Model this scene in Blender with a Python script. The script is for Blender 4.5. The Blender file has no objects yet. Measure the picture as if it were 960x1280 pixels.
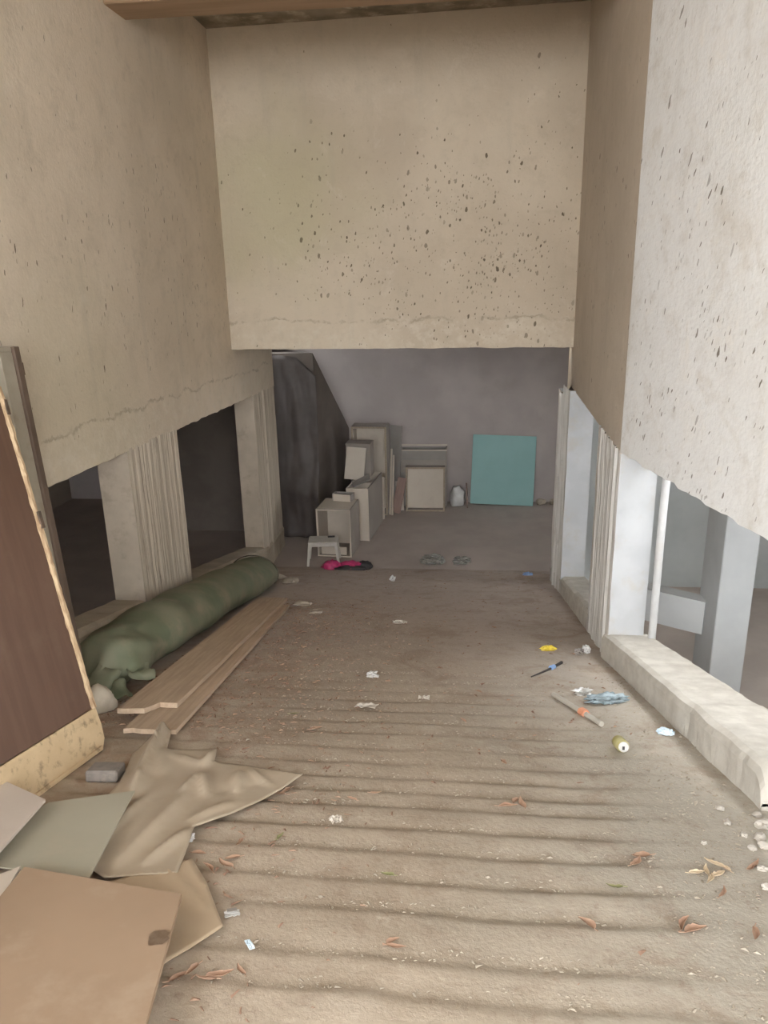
import bpy, bmesh, math, random
from mathutils import Vector, Matrix, noise as mnoise
random.seed(7)
sc = bpy.context.scene
COL = sc.collection

# ------------------------------------------------------------------ camera
F = 960.0
PITCH, ROLL, YAW = math.radians(17.5), math.radians(1.3), math.radians(6.0)
EYE = Vector((0, 0, 1.55))
SL = math.tan(math.radians(13.6))            # slope of the ramp
YE = 9.8                                     # foot of the ramp
Z0 = -SL * YE                                # level of the lower floor
fw = Vector((-math.sin(YAW) * math.cos(PITCH), math.cos(YAW) * math.cos(PITCH), -math.sin(PITCH)))
r0 = Vector((math.cos(YAW), math.sin(YAW), 0)); u0 = r0.cross(fw)
RT = math.cos(ROLL) * r0 - math.sin(ROLL) * u0
UP = math.cos(ROLL) * u0 + math.sin(ROLL) * r0
cd = bpy.data.cameras.new('camera'); cam = bpy.data.objects.new('camera', cd); COL.objects.link(cam)
cd.sensor_fit = 'HORIZONTAL'; cd.sensor_width = 36; cd.lens = 36 * F / 960; cd.clip_start = 0.05
cam.matrix_world = Matrix(((RT.x, UP.x, -fw.x, EYE.x), (RT.y, UP.y, -fw.y, EYE.y), (RT.z, UP.z, -fw.z, EYE.z), (0, 0, 0, 1)))
sc.camera = cam

# ------------------------------------------------------------------ sky, exposure
w = bpy.data.worlds.new('overcast_sky'); sc.world = w; w.use_nodes = True
bg = w.node_tree.nodes['Background']
bg.inputs[0].default_value = (0.97, 0.99, 1.0, 1); bg.inputs[1].default_value = 2.6
sc.view_settings.view_transform = 'Standard'; sc.view_settings.look = 'None'
sc.view_settings.gamma = 1; sc.view_settings.use_curve_mapping = False
sc.view_settings.exposure = 2.25
sc.cycles.max_bounces = 10; sc.cycles.diffuse_bounces = 8

# ------------------------------------------------------------------ helpers
def ray(px, py): return (fw * F + RT * (px - 480) - UP * (py - 640)).normalized()
def on_ramp(px, py, off=0.0):
    d = ray(px, py); t = (off - EYE.z) / (d.z + SL * d.y); return EYE + d * t
def on_floor(px, py, off=0.0):
    p = on_ramp(px, py, off)
    if p.y < YE: return p
    d = ray(px, py); return EYE + d * ((Z0 + off - EYE.z) / d.z)
def gz(x, y): return -SL * y if y < YE else Z0
RN = Vector((0, SL, 1)).normalized()
RYD = Vector((0, 1, -SL)).normalized()

def fbm(x, y, z=0.0, o=3): return mnoise.fractal(Vector((x, y, z)), 1.0, 2.0, o)

def link(name, me, mat=None, parent=None, smooth=False):
    o = bpy.data.objects.new(name, me); COL.objects.link(o)
    if mat is not None and not me.materials: me.materials.append(mat)
    if parent is not None: o.parent = parent
    if smooth:
        for p in me.polygons: p.use_smooth = True
    return o
def mesh(name, verts, faces, mat=None, parent=None, smooth=False):
    me = bpy.data.meshes.new(name); me.from_pydata([tuple(v) for v in verts], [], faces); me.update()
    return link(name, me, mat, parent, smooth)
def bobj(name, bm, mat=None, parent=None, smooth=False):
    bmesh.ops.recalc_face_normals(bm, faces=bm.faces[:])
    me = bpy.data.meshes.new(name); bm.to_mesh(me); bm.free()
    return link(name, me, mat, parent, smooth)
def tag(o, label, cat, group=None):
    o['label'] = label; o['category'] = cat
    if group: o['group'] = group
    return o
def struct(o, label=None):
    o['kind'] = 'structure'
    if label: o['label'] = label
    return o
def thing(name, label, cat, loc=(0, 0, 0), rz=0.0, group=None):
    o = bpy.data.objects.new(name, None); COL.objects.link(o); o.empty_display_size = 0.1
    o.location = loc; o.rotation_euler = (0, 0, rz); return tag(o, label, cat, group)
def add_box(bm, x0, x1, y0, y1, z0, z1, bev=0.0, M=None):
    vs = [bm.verts.new(Vector(c) if M is None else M @ Vector(c)) for c in
          ((x0, y0, z0), (x1, y0, z0), (x1, y1, z0), (x0, y1, z0), (x0, y0, z1), (x1, y0, z1), (x1, y1, z1), (x0, y1, z1))]
    fs = [bm.faces.new([vs[i] for i in f]) for f in ((0, 3, 2, 1), (4, 5, 6, 7), (0, 1, 5, 4), (1, 2, 6, 5), (2, 3, 7, 6), (3, 0, 4, 7))]
    if bev:
        es = set(e for f in fs for e in f.edges)
        bmesh.ops.bevel(bm, geom=list(es), offset=bev, segments=1, affect='EDGES')
def box(name, x0, x1, y0, y1, z0, z1, mat, parent=None, bev=0.0, M=None):
    bm = bmesh.new(); add_box(bm, x0, x1, y0, y1, z0, z1, bev, M); return bobj(name, bm, mat, parent)
def prism(name, poly, z0, z1, mat, parent=None):
    """vertical prism, z0/z1 number or function of (x,y)"""
    n = len(poly); f0 = z0 if callable(z0) else (lambda x, y: z0); f1 = z1 if callable(z1) else (lambda x, y: z1)
    v = [(x, y, f0(x, y)) for x, y in poly] + [(x, y, f1(x, y)) for x, y in poly]
    fc = [tuple(range(n))[::-1], tuple(range(n, 2 * n))] + [(i, (i + 1) % n, n + (i + 1) % n, n + i) for i in range(n)]
    o = mesh(name, v, fc, mat, parent)
    bm = bmesh.new(); bm.from_mesh(o.data); bmesh.ops.recalc_face_normals(bm, faces=bm.faces[:]); bm.to_mesh(o.data); bm.free()
    return o
def tube(bm, pts, rads, n=10, caps=True, sq=1.0):
    rings = []
    pts = [Vector(p) for p in pts]
    for i, p in enumerate(pts):
        d = (pts[min(i + 1, len(pts) - 1)] - pts[max(i - 1, 0)]).normalized()
        a = d.cross(Vector((0, 0, 1))) if abs(d.z) < 0.9 else d.cross(Vector((1, 0, 0)))
        a.normalize(); b = a.cross(d)
        r = rads[i] if isinstance(rads, (list, tuple)) else rads
        rings.append([bm.verts.new(p + (a * math.cos(t) + b * math.sin(t) * sq) * r) for t in [2 * math.pi * k / n for k in range(n)]])
    for A, B in zip(rings, rings[1:]):
        for k in range(n): bm.faces.new((A[k], A[(k + 1) % n], B[(k + 1) % n], B[k]))
    if caps: bm.faces.new(rings[0][::-1]); bm.faces.new(rings[-1])
    return rings

# ------------------------------------------------------------------ materials
class NT:
    def __init__(s, name):
        s.m = bpy.data.materials.new(name); s.m.use_nodes = True; s.t = s.m.node_tree
        s.b = s.t.nodes['Principled BSDF']; s.x = 0
    def n(s, typ, **kw):
        k = s.t.nodes.new(typ); s.x += 1; k.location = (-200 * s.x, 0)
        for a, v in kw.items(): setattr(k, a, v)
        return k
    def l(s, a, b): s.t.links.new(a, b)
    def put(s, sock, v):
        if hasattr(v, 'is_linked') or isinstance(v, bpy.types.NodeSocket): s.l(v, sock)
        else:
            if isinstance(v, (tuple, list)) and len(v) == 3 and sock.type == 'RGBA': v = (*v, 1)
            sock.default_value = v
    def math(s, op, a, b=0.0, c=0.0, clamp=False):
        k = s.n('ShaderNodeMath', operation=op, use_clamp=clamp)
        for i, v in enumerate((a, b, c)): s.put(k.inputs[i], v)
        return k.outputs[0]
    def coord(s, kind='Object'):
        if kind == 'World': return s.n('ShaderNodeNewGeometry').outputs['Position']
        return s.n('ShaderNodeTexCoord').outputs[kind]
    def map(s, v, scale=(1, 1, 1), rot=(0, 0, 0), loc=(0, 0, 0)):
        k = s.n('ShaderNodeMapping'); s.l(v, k.inputs[0])
        k.inputs[1].default_value = loc; k.inputs[2].default_value = rot; k.inputs[3].default_value = scale
        return k.outputs[0]
    def noise(s, v, scale, detail=4, rough=0.55, dist=0.0):
        k = s.n('ShaderNodeTexNoise'); s.l(v, k.inputs['Vector'])
        k.inputs['Scale'].default_value = scale; k.inputs['Detail'].default_value = detail
        k.inputs['Roughness'].default_value = rough; k.inputs['Distortion'].default_value = dist
        return k.outputs['Fac']
    def ramp(s, v, a, b, lo=0.0, hi=1.0):
        k = s.n('ShaderNodeMapRange', interpolation_type='SMOOTHSTEP'); s.put(k.inputs[0], v)
        k.inputs[1].default_value = a; k.inputs[2].default_value = b; k.inputs[3].default_value = lo; k.inputs[4].default_value = hi
        return k.outputs[0]
    def mix(s, f, a, b):
        k = s.n('ShaderNodeMix', data_type='RGBA'); s.put(k.inputs[0], f); s.put(k.inputs[6], a); s.put(k.inputs[7], b)
        return k.outputs[2]
    def bump(s, h, strength=0.3, dist=0.01):
        k = s.n('ShaderNodeBump'); s.l(h, k.inputs['Height']); k.inputs['Strength'].default_value = strength
        k.inputs['Distance'].default_value = dist; s.l(k.outputs[0], s.b.inputs['Normal'])
    def done(s, col, rough=0.85, metal=0.0, spec=None):
        s.put(s.b.inputs['Base Color'], col); s.put(s.b.inputs['Roughness'], rough); s.b.inputs['Metallic'].default_value = metal
        if spec is not None: s.b.inputs['Specular IOR Level'].default_value = spec
        return s.m
def simple(name, c1, c2=None, scale=8, rough=0.8, bump=0.15, bdist=0.004, metal=0.0, stretch=(1, 1, 1), kind='Object', dirt=None, dscale=3, damt=0.6, spec=None):
    t = NT(name); v = t.map(t.coord(kind), stretch); f = t.noise(v, scale, 5)
    c2 = c2 or tuple(x * 0.8 for x in c1)
    col = t.mix(t.ramp(f, 0.35, 0.65), c1, c2)
    if dirt:
        col = t.mix(t.math('MULTIPLY', t.ramp(t.noise(t.coord(kind), dscale, 6, 0.65), 0.5, 0.72), damt), col, dirt)
    if bump: t.bump(f, bump, bdist)
    return t.done(col, rough, metal, spec)

def plaster(name, axis, center, radius, density, tilt, c1=(0.60, 0.515, 0.405), c2=(0.51, 0.43, 0.335), stain=(0.50, 0.47, 0.30), stain_c=None, stain_a=0.5, joint=None, cells=((14, 7.5, 0.145, 0.9), (22, 12, 0.14, 0.9), (34, 14, 0.13, 0.7))):
    """whitewashed cement render with mud splashes; axis 0: wall runs along x, 1: along y"""
    t = NT(name); P = t.coord('World')
    sp = t.n('ShaderNodeSeparateXYZ'); t.l(P, sp.inputs[0]); u = sp.outputs[axis]; z = sp.outputs[2]
    big = t.noise(P, 0.55, 5, 0.55); fine = t.noise(P, 7, 6, 0.65)
    col = t.mix(t.ramp(big, 0.38, 0.64), c1, c2)
    col = t.mix(t.math('MULTIPLY', t.ramp(fine, 0.5, 0.75), 0.28), col, (0.40, 0.345, 0.27))
    if stain_c:
        du = t.math('SUBTRACT', u, stain_c[0]); dz = t.math('SUBTRACT', z, stain_c[1])
        d = t.math('SQRT', t.math('ADD', t.math('MULTIPLY', du, du), t.math('MULTIPLY', dz, dz)))
        d = t.math('ADD', d, t.math('MULTIPLY', t.noise(P, 1.8, 4), 1.2))
        col = t.mix(t.ramp(d, 1.9, 0.7, 0, stain_a), col, stain)
    sp_ = t.noise(P, 26, 5, 0.7); col = t.mix(t.math('MULTIPLY', t.ramp(sp_, 0.56, 0.74), 0.30), col, (0.36, 0.30, 0.23))
    mo = t.noise(P, 2.6, 6, 0.68, 0.6); col = t.mix(t.math('MULTIPLY', t.ramp(mo, 0.5, 0.72), 0.30), col, (0.44, 0.37, 0.28))
    col = t.mix(t.math('MULTIPLY', t.ramp(mo, 0.44, 0.28), 0.25), col, (0.74, 0.67, 0.57))
    # run marks
    cv = t.n('ShaderNodeCombineXYZ'); t.put(cv.inputs[0], t.math('MULTIPLY', u, 5.0)); t.put(cv.inputs[1], t.math('MULTIPLY', z, 0.5))
    st = t.noise(cv.outputs[0], 1.0, 4); col = t.mix(t.math('MULTIPLY', t.ramp(st, 0.55, 0.75), 0.22), col, (0.40, 0.36, 0.29))
    # day joint: crumbly band above the lower edge
    if joint:
        jz = t.math('SUBTRACT', z, t.math('MULTIPLY_ADD', u, joint[1], joint[0]))
        jz = t.math('ADD', jz, t.math('MULTIPLY', t.math('SUBTRACT', t.noise(P, 2.2, 5), 0.5), 0.22))
        jz = t.math('ADD', jz, t.math('MULTIPLY', t.math('SUBTRACT', t.noise(P, 14, 5, 0.7), 0.5), 0.10))
        line = t.ramp(t.math('ABSOLUTE', jz), 0.022, 0.0)
        line = t.math('MULTIPLY', line, t.ramp(t.noise(P, 4.0, 5, 0.7), 0.40, 0.62))
        col = t.mix(t.math('MULTIPLY', line, 0.6), col, (0.27, 0.22, 0.16))
        below = t.math('MULTIPLY', t.ramp(jz, 0.02, -0.05), t.ramp(t.noise(P, 9, 6, 0.7), 0.42, 0.7))
        col = t.mix(t.math('MULTIPLY', below, 0.5), col, (0.66, 0.60, 0.50))
    # splashes
    fac = None
    for k, (su, sv, th, dm) in enumerate(cells):
        ct, s_ = math.cos(tilt), math.sin(tilt)
        a = t.math('SUBTRACT', t.math('MULTIPLY', u, ct), t.math('MULTIPLY', z, s_))
        b = t.math('ADD', t.math('MULTIPLY', u, s_), t.math('MULTIPLY', z, ct))
        wv = t.math('MULTIPLY', t.noise(P, 11, 3), 0.05)
        cc = t.n('ShaderNodeCombineXYZ'); t.put(cc.inputs[0], t.math('MULTIPLY', t.math('ADD', a, wv), su)); t.put(cc.inputs[1], t.math('MULTIPLY_ADD', b, sv, 3.7 * k))
        vo = t.n('ShaderNodeTexVoronoi', voronoi_dimensions='2D'); t.l(cc.outputs[0], vo.inputs['Vector']); vo.inputs['Scale'].default_value = 1
        sr = t.n('ShaderNodeSeparateColor'); t.l(vo.outputs['Color'], sr.inputs[0])
        du = t.math('DIVIDE', t.math('SUBTRACT', u, center[0]), radius[0]); dz = t.math('DIVIDE', t.math('SUBTRACT', z, center[1]), radius[1])
        dd = t.math('ADD', t.math('MULTIPLY', du, du), t.math('MULTIPLY', dz, dz))
        dens = t.math('MULTIPLY', t.math('EXPONENT', t.math('MULTIPLY', dd, -1.0)), density * dm)
        dens = t.math('MULTIPLY', dens, t.ramp(t.noise(P, 1.5, 3), 0.35, 0.6, 0.15, 1.2))
        gate = t.math('LESS_THAN', sr.outputs[0], dens)
        size = t.math('MULTIPLY_ADD', sr.outputs[1], th, th * 0.45)
        edge = t.math('LESS_THAN', vo.outputs['Distance'], size)
        f = t.math('MULTIPLY', gate, t.math('MULTIPLY', edge, t.math('MULTIPLY_ADD', sr.outputs[2], 0.6, 0.3)))
        fac = f if fac is None else t.math('MAXIMUM', fac, f)
    col = t.mix(fac, col, (0.10, 0.075, 0.05))
    t.bump(t.math('ADD', t.math('MULTIPLY', fine, 0.6), t.math('MULTIPLY', t.noise(P, 40, 3), 0.3)), 0.6, 0.014)
    return t.done(col, 0.9, spec=0.2)

M = {}
M['header'] = plaster('header_plaster', 0, (0.0, 1.75), (1.5, 1.0), 0.44, 0.15, stain_c=(-2.0, 2.3), joint=(1.02, 0.0))
M['wall_l'] = plaster('left_plaster', 1, (6.6, 1.7), (3.4, 1.0), 0.12, 0.06, stain_c=(5.2, 0.7), stain_a=0.22, c1=(0.67, 0.575, 0.46), c2=(0.58, 0.495, 0.39), joint=(0.72, -0.035), cells=((22, 6.5, 0.13, 0.9), (34, 11, 0.13, 0.9), (34, 5, 0.12, 0.5)))
M['wall_r'] = plaster('right_plaster_lit', 1, (4.0, 1.4), (1.6, 1.1), 0.20, -0.38, c1=(0.71, 0.705, 0.695), c2=(0.65, 0.64, 0.62), cells=((19, 4.6, 0.135, 0.9), (30, 8, 0.13, 0.9), (42, 11, 0.13, 0.7)))  # near leaf paler and cooler: daylight put into the colour
M['wall_rd'] = plaster('right_plaster_shaded', 1, (7, 1.7), (2, 1.0), 0.06, 0.2, c1=(0.58, 0.505, 0.42), c2=(0.52, 0.45, 0.37))  # darker, warmer copy for the far leaf: shade put into the colour
def boardform(name, c1, c2, dark):
    t = NT(name); P = t.coord('World')
    v = t.map(P, (22, 22, 0.5)); f = t.noise(v, 1.6, 5, 0.6); g = t.noise(t.map(P, (60, 60, 2.5)), 1.0, 4)
    col = t.mix(t.ramp(f, 0.4, 0.6), c1, c2)
    col = t.mix(t.math('MULTIPLY', t.ramp(g, 0.56, 0.70), 0.5), col, dark)
    col = t.mix(t.math('MULTIPLY', t.ramp(t.noise(P, 5, 6, 0.7), 0.55, 0.75), 0.5), col, dark)
    t.bump(t.math('ADD', f, g), 0.5, 0.012); return t.done(col, 0.9, spec=0.2)
M['col_l'] = boardform('column_concrete', (0.56, 0.49, 0.40), (0.47, 0.41, 0.33), (0.30, 0.245, 0.19))
M['rev_l'] = simple('left_reveal', (0.54, 0.46, 0.37), (0.47, 0.40, 0.32), 4, 0.9, 0.4, 0.008, kind='World', dirt=(0.30, 0.24, 0.18), dscale=6, damt=0.5)
M['rev_r'] = simple('right_reveal', (0.49, 0.50, 0.515), (0.43, 0.44, 0.455), 3, 0.85, 0.3, 0.006, kind='World', dirt=(0.44, 0.40, 0.34), dscale=5, damt=0.5)
M['col_r'] = boardform('column_whitewash', (0.66, 0.64, 0.61), (0.55, 0.53, 0.50), (0.36, 0.33, 0.29))
M['kerb'] = simple('kerb_concrete', (0.56, 0.53, 0.475), (0.47, 0.44, 0.39), 9, 0.92, 0.45, 0.015, kind='World', dirt=(0.34, 0.30, 0.25), dscale=4, damt=0.45)
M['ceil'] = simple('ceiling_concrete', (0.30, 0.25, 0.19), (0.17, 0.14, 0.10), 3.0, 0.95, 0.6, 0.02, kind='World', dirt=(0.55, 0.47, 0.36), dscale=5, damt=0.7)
M['beam'] = simple('lintel_wood', (0.36, 0.24, 0.15), (0.30, 0.20, 0.12), 2.5, 0.85, 0.3, 0.01, stretch=(0.4, 5, 5), kind='World')
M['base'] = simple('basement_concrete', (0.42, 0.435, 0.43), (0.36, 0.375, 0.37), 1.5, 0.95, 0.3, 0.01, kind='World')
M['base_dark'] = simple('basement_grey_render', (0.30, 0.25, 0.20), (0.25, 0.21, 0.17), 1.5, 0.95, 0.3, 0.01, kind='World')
M['backwall'] = simple('backwall_render', (0.44, 0.39, 0.37), (0.38, 0.335, 0.32), 1.0, 0.92, 0.25, 0.01, kind='World', dirt=(0.36, 0.32, 0.29), dscale=2.5, damt=0.5)
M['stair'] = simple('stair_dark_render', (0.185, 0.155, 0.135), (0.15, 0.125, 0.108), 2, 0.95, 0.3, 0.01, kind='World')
M['pillar'] = simple('pillar_render', (0.38, 0.39, 0.395), (0.34, 0.35, 0.355), 2, 0.9, 0.2, 0.01, kind='World')

def ramp_mat():
    t = NT('dusty_ramp_concrete'); P = t.coord('World')
    sp = t.n('ShaderNodeSeparateXYZ'); t.l(P, sp.inputs[0])
    a = t.n('ShaderNodeAttribute', attribute_name='groove').outputs['Fac']
    big = t.noise(P, 0.9, 5, 0.6); med = t.noise(P, 4.5, 6, 0.65); fine = t.noise(P, 45, 4, 0.7)
    col = t.mix(t.ramp(big, 0.35, 0.65), (0.46, 0.385, 0.305), (0.38, 0.315, 0.245))
    # the strip by the right kerb is greyer, the foot lightened in place of light, the left side redder with trodden bark
    gx = t.ramp(t.math('ADD', sp.outputs[0], t.math('MULTIPLY', big, 1.4)), 0.5, 1.6)
    col = t.mix(t.math('MULTIPLY', gx, 0.75), col, (0.45, 0.425, 0.37))
    lx = t.ramp(t.math('ADD', sp.outputs[0], t.math('MULTIPLY', med, 1.2)), 0.2, -1.0)
    col = t.mix(t.math('MULTIPLY', t.math('MULTIPLY', lx, t.ramp(med, 0.42, 0.6)), 0.7), col, (0.34, 0.225, 0.165))
    fy = t.ramp(t.math('ADD', sp.outputs[1], t.math('MULTIPLY', big, 3.0)), 4.6, 8.8)
    col = t.mix(t.math('MULTIPLY', fy, 0.92), col, (0.47, 0.40, 0.355))
    col = t.mix(t.math('MULTIPLY', t.ramp(med, 0.5, 0.72), 0.45), col, (0.30, 0.235, 0.18))
    col = t.mix(t.math('MULTIPLY', t.ramp(t.noise(P, 2.3, 5, 0.6), 0.56, 0.72), 0.4), col, (0.56, 0.49, 0.41))
    dm = t.noise(P, 1.7, 7, 0.72, 0.8); col = t.mix(t.math('MULTIPLY', t.ramp(dm, 0.50, 0.66), 0.55), col, (0.32, 0.245, 0.185))
    sk = t.noise(P, 16, 6, 0.75); col = t.mix(t.math('MULTIPLY', t.ramp(sk, 0.54, 0.70), 0.45), col, (0.27, 0.20, 0.15))
    col = t.mix(t.math('MULTIPLY', t.ramp(sk, 0.44, 0.30), 0.40), col, (0.60, 0.53, 0.44))
    gr = t.math('MULTIPLY', a, t.ramp(t.noise(P, 6, 5, 0.7), 0.3, 0.6, 0.35, 1.0))
    col = t.mix(t.math('MULTIPLY', gr, 0.55), col, (0.20, 0.155, 0.105))
    col = t.mix(t.math('MULTIPLY', t.ramp(fine, 0.6, 0.75), 0.3), col, (0.25, 0.19, 0.145))
    t.bump(t.math('ADD', t.math('MULTIPLY', med, 0.5), t.math('MULTIPLY', fine, 0.5)), 0.5, 0.015)
    return t.done(col, 0.95, spec=0.15)
M['ramp'] = ramp_mat()
M['lowfloor'] = simple('lower_floor_dust', (0.45, 0.385, 0.345), (0.40, 0.34, 0.305), 2.2, 0.95, 0.4, 0.01, kind='World', dirt=(0.40, 0.36, 0.32), dscale=1.5, damt=0.5)
M['ground'] = simple('yard_ground', (0.42, 0.38, 0.33), (0.36, 0.32, 0.27), 1, 0.95, 0.2, 0.01, kind='World')

# ------------------------------------------------------------------ structure
def xr(y): return 1.38 + max(0.0, 5.36 - y) * 0.183          # right edge of the ramp slab
# ramp with transverse drainage grooves
GR = [1.22, 1.43, 1.65, 1.80, 2.04, 2.22, 2.42, 2.60, 2.79, 2.93, 3.08, 3.25, 3.44, 3.65, 3.82] + [3.82 + 0.19 * k for k in range(1, 14)]
GR = [GR[0] - 0.19 * k for k in range(9, 0, -1)] + GR
def groove(x, y):
    g = 0.0
    yy = y + 0.025 * fbm(x * 0.9, y * 0.6, 3.0, 2) + 0.012 * fbm(x * 5, y * 3, 9.0, 2)
    for gy in GR:
        d = yy - gy
        if -0.035 < d < 0.11:
            # step: a sharp drop on the near side, a gentle rise behind
            g = max(g, (1 + d / 0.035) if d < 0 else (1 - d / 0.11) ** 2)
    amp = 1.0
    if y > 3.0: amp *= max(0.0, 1 - (y - 3.0) / 2.2)
    amp *= min(1.0, max(0.12, (1.0 + 0.35 * fbm(y * 1.3, 2.0) - x) / 0.5))
    amp *= 0.72 + 0.8 * fbm(x * 1.1, y * 1.3, 5.0, 3)
    return g * max(0.0, min(1.2, amp))
ys = []
y = -0.6
while y < YE:
    ys.append(y); y += 0.016 if 1.0 < y < 4.4 else (0.03 if y < 6.5 else 0.08)
ys.append(YE)
NX = 90
vv, ff, ga = [], [], []
for j, y in enumerate(ys):
    for i in range(NX + 1):
        x = -2.92 + (xr(y) + 2.92) * i / NX
        g = groove(x, y); ga.append(min(1, g))
        z = -SL * y - 0.011 * g + 0.006 * fbm(x * 2.5, y * 2.5, 1.0, 3)
        if y > YE - 0.5: z = -SL * y + (z + SL * y) * (YE - y) / 0.5
        vv.append((x, y, z))
for j in range(len(ys) - 1):
    for i in range(NX):
        a = j * (NX + 1) + i; ff.append((a, a + 1, a + NX + 2, a + NX + 1))
ramp_o = mesh('floor', vv, ff, M['ramp'], smooth=True)
at = ramp_o.data.attributes.new('groove', 'FLOAT', 'POINT'); at.data.foreach_set('value', ga)
struct(ramp_o, 'dusty concrete ramp with transverse grooves running down')
# lower floor
struct(mesh('floor_lower', [(-7.2, -0.6, Z0 - 0.004), (5.2, -0.6, Z0 - 0.004), (5.2, YE, Z0 - 0.004), (5.2, 16, Z0 - 0.01), (-7.2, 16, Z0 - 0.01), (-7.2, YE, Z0 - 0.01)],
            [(0, 1, 2, 3, 4, 5)], M['lowfloor']), 'dusty flat concrete floor of the lower room')
struct(mesh('floor_yard', [(-12, -14, 0.14), (12, -14, 0.14), (12, -0.6, 0.14), (-12, -0.6, 0.14)], [(0, 1, 2, 3)], M['ground']), 'bare ground of the yard outside the entrance')

XL, TH = -2.65, 0.27
# left wall: upper wall, kerb, board-formed columns
def zl(y): return 0.26 - 0.04 * (y - 4.53)                    # lower edge of the left wall
def wall_strip(name, pts, zlow, ztop, th_dir, mat, parent=None, jag=0.0, seed=0.0):
    """upper wall along a plan polyline, its lower edge finely broken"""
    vs, fs = [], []
    n = len(pts)
    for (x, y) in pts:
        b = zlow(y) + jag * fbm(y * 6, seed, 0, 4); t = ztop(y) if callable(ztop) else ztop
        vs += [(x, y, b), (x, y, t), (x + th_dir, y, b), (x + th_dir, y, t)]
    for i in range(n - 1):
        a, b = i * 4, i * 4 + 4
        fs += [(a, b, b + 1, a + 1), (a + 2, a + 3, b + 3, b + 2), (a, a + 2, b + 2, b), (a + 1, b + 1, b + 3, a + 3)]
    fs += [(0, 1, 3, 2), ((n - 1) * 4, (n - 1) * 4 + 2, (n - 1) * 4 + 3, (n - 1) * 4 + 1)]
    o = mesh(name, vs, fs, mat, parent)
    bm = bmesh.new(); bm.from_mesh(o.data); bmesh.ops.recalc_face_normals(bm, faces=bm.faces[:]); bm.to_mesh(o.data); bm.free()
    return o
def lin(a, b, n): return [a + (b - a) * k / n for k in range(n + 1)]
CE = 3.95
wl = wall_strip('wall_left', [(XL, y) for y in lin(0.2, 10.7, 140)], zl, CE, -TH, M['wall_l'], jag=0.012, seed=2.0)
struct(wl, 'stained whitewashed plaster wall on the left of the ramp')
def column(xf, y0, y1, sgn, ztop, zbot, mat, parent, ridge=0.012, seed=0, rev=None):
    """board-formed column: ridged inner face at x=xf, depth TH away from the ramp (sgn=-1 left, +1 right)"""
    rnd = random.Random(seed); n = int((y1 - y0) / 0.028)
    prof = []
    lev = 0
    for k in range(n + 1):
        if k % 4 == 0: lev = rnd.uniform(-ridge, ridge) * 0.8
        d = lev + rnd.uniform(-ridge, ridge) * (0.7 if k % 4 else 1.4)
        if k in (0, n): d = abs(d) * 0.5
        prof.append((xf + sgn * (d + ridge), y0 + (y1 - y0) * k / n))
    m = len(prof)
    zs = lin(0, 1, 14)
    vs, fs = [], []
    for s in zs:
        for k, (x, y) in enumerate(prof):
            b = zbot(y); t = ztop(y)
            vs.append((x + sgn * 0.006 * fbm(y * 9, s * 7, seed, 3), y, b + (t - b) * s))
    for j in range(len(zs) - 1):
        for k in range(m - 1):
            a = j * m + k; fs.append((a, a + 1, a + m + 1, a + m))
    # reveals and back
    base = len(vs); rv = []
    for s in zs:
        for (x, y) in ((xf + sgn * TH, y0), (xf + sgn * TH, y1)):
            b = zbot(y); t = ztop(y); vs.append((x, y, b + (t - b) * s))
    for j in range(len(zs) - 1):
        a0, a1 = j * m, (j + 1) * m; b0, b1 = base + 2 * j, base + 2 * (j + 1)
        rv += [len(fs), len(fs) + 1]; fs.append((a0, a1, b1, b0)); fs.append((a0 + m - 1, b0 + 1, b1 + 1, a1 + m - 1)); fs.append((b0, b1, b1 + 1, b0 + 1))
    o = mesh('column', vs, fs, mat, parent)
    if rev is not None:
        o.data.materials.append(rev)
        for i in rv: o.data.polygons[i].material_index = 1
    bm = bmesh.new(); bm.from_mesh(o.data); bmesh.ops.recalc_face_normals(bm, faces=bm.faces[:]); bm.to_mesh(o.data); bm.free()
    return o
KL = 0.31
M['kerb_l0'] = M['kerb']
column(XL + 0.005, 5.75, 6.86, -1, lambda y: zl(y) + 0.02, lambda y: -SL * y - 0.05, M['col_l'], wl, 0.007, 1, M['rev_l'])
column(XL + 0.005, 1.9, 3.0, -1, lambda y: zl(y) + 0.02, lambda y: -SL * y - 0.05, M['col_l'], wl, 0.007, 12, M['rev_l'])
box('unseen_low_wall', XL - TH, XL, -0.6, 0.2, Z0, 0.45, M['kerb_l0'], wl)  # unseen, put in to close a light leak into the left basement
column(XL + 0.005, 9.6, 10.7, -1, lambda y: zl(y) + 0.02, lambda y: gz(0, y) - 0.05, M['col_l'], wl, 0.007, 2, M['rev_l'])
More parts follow.
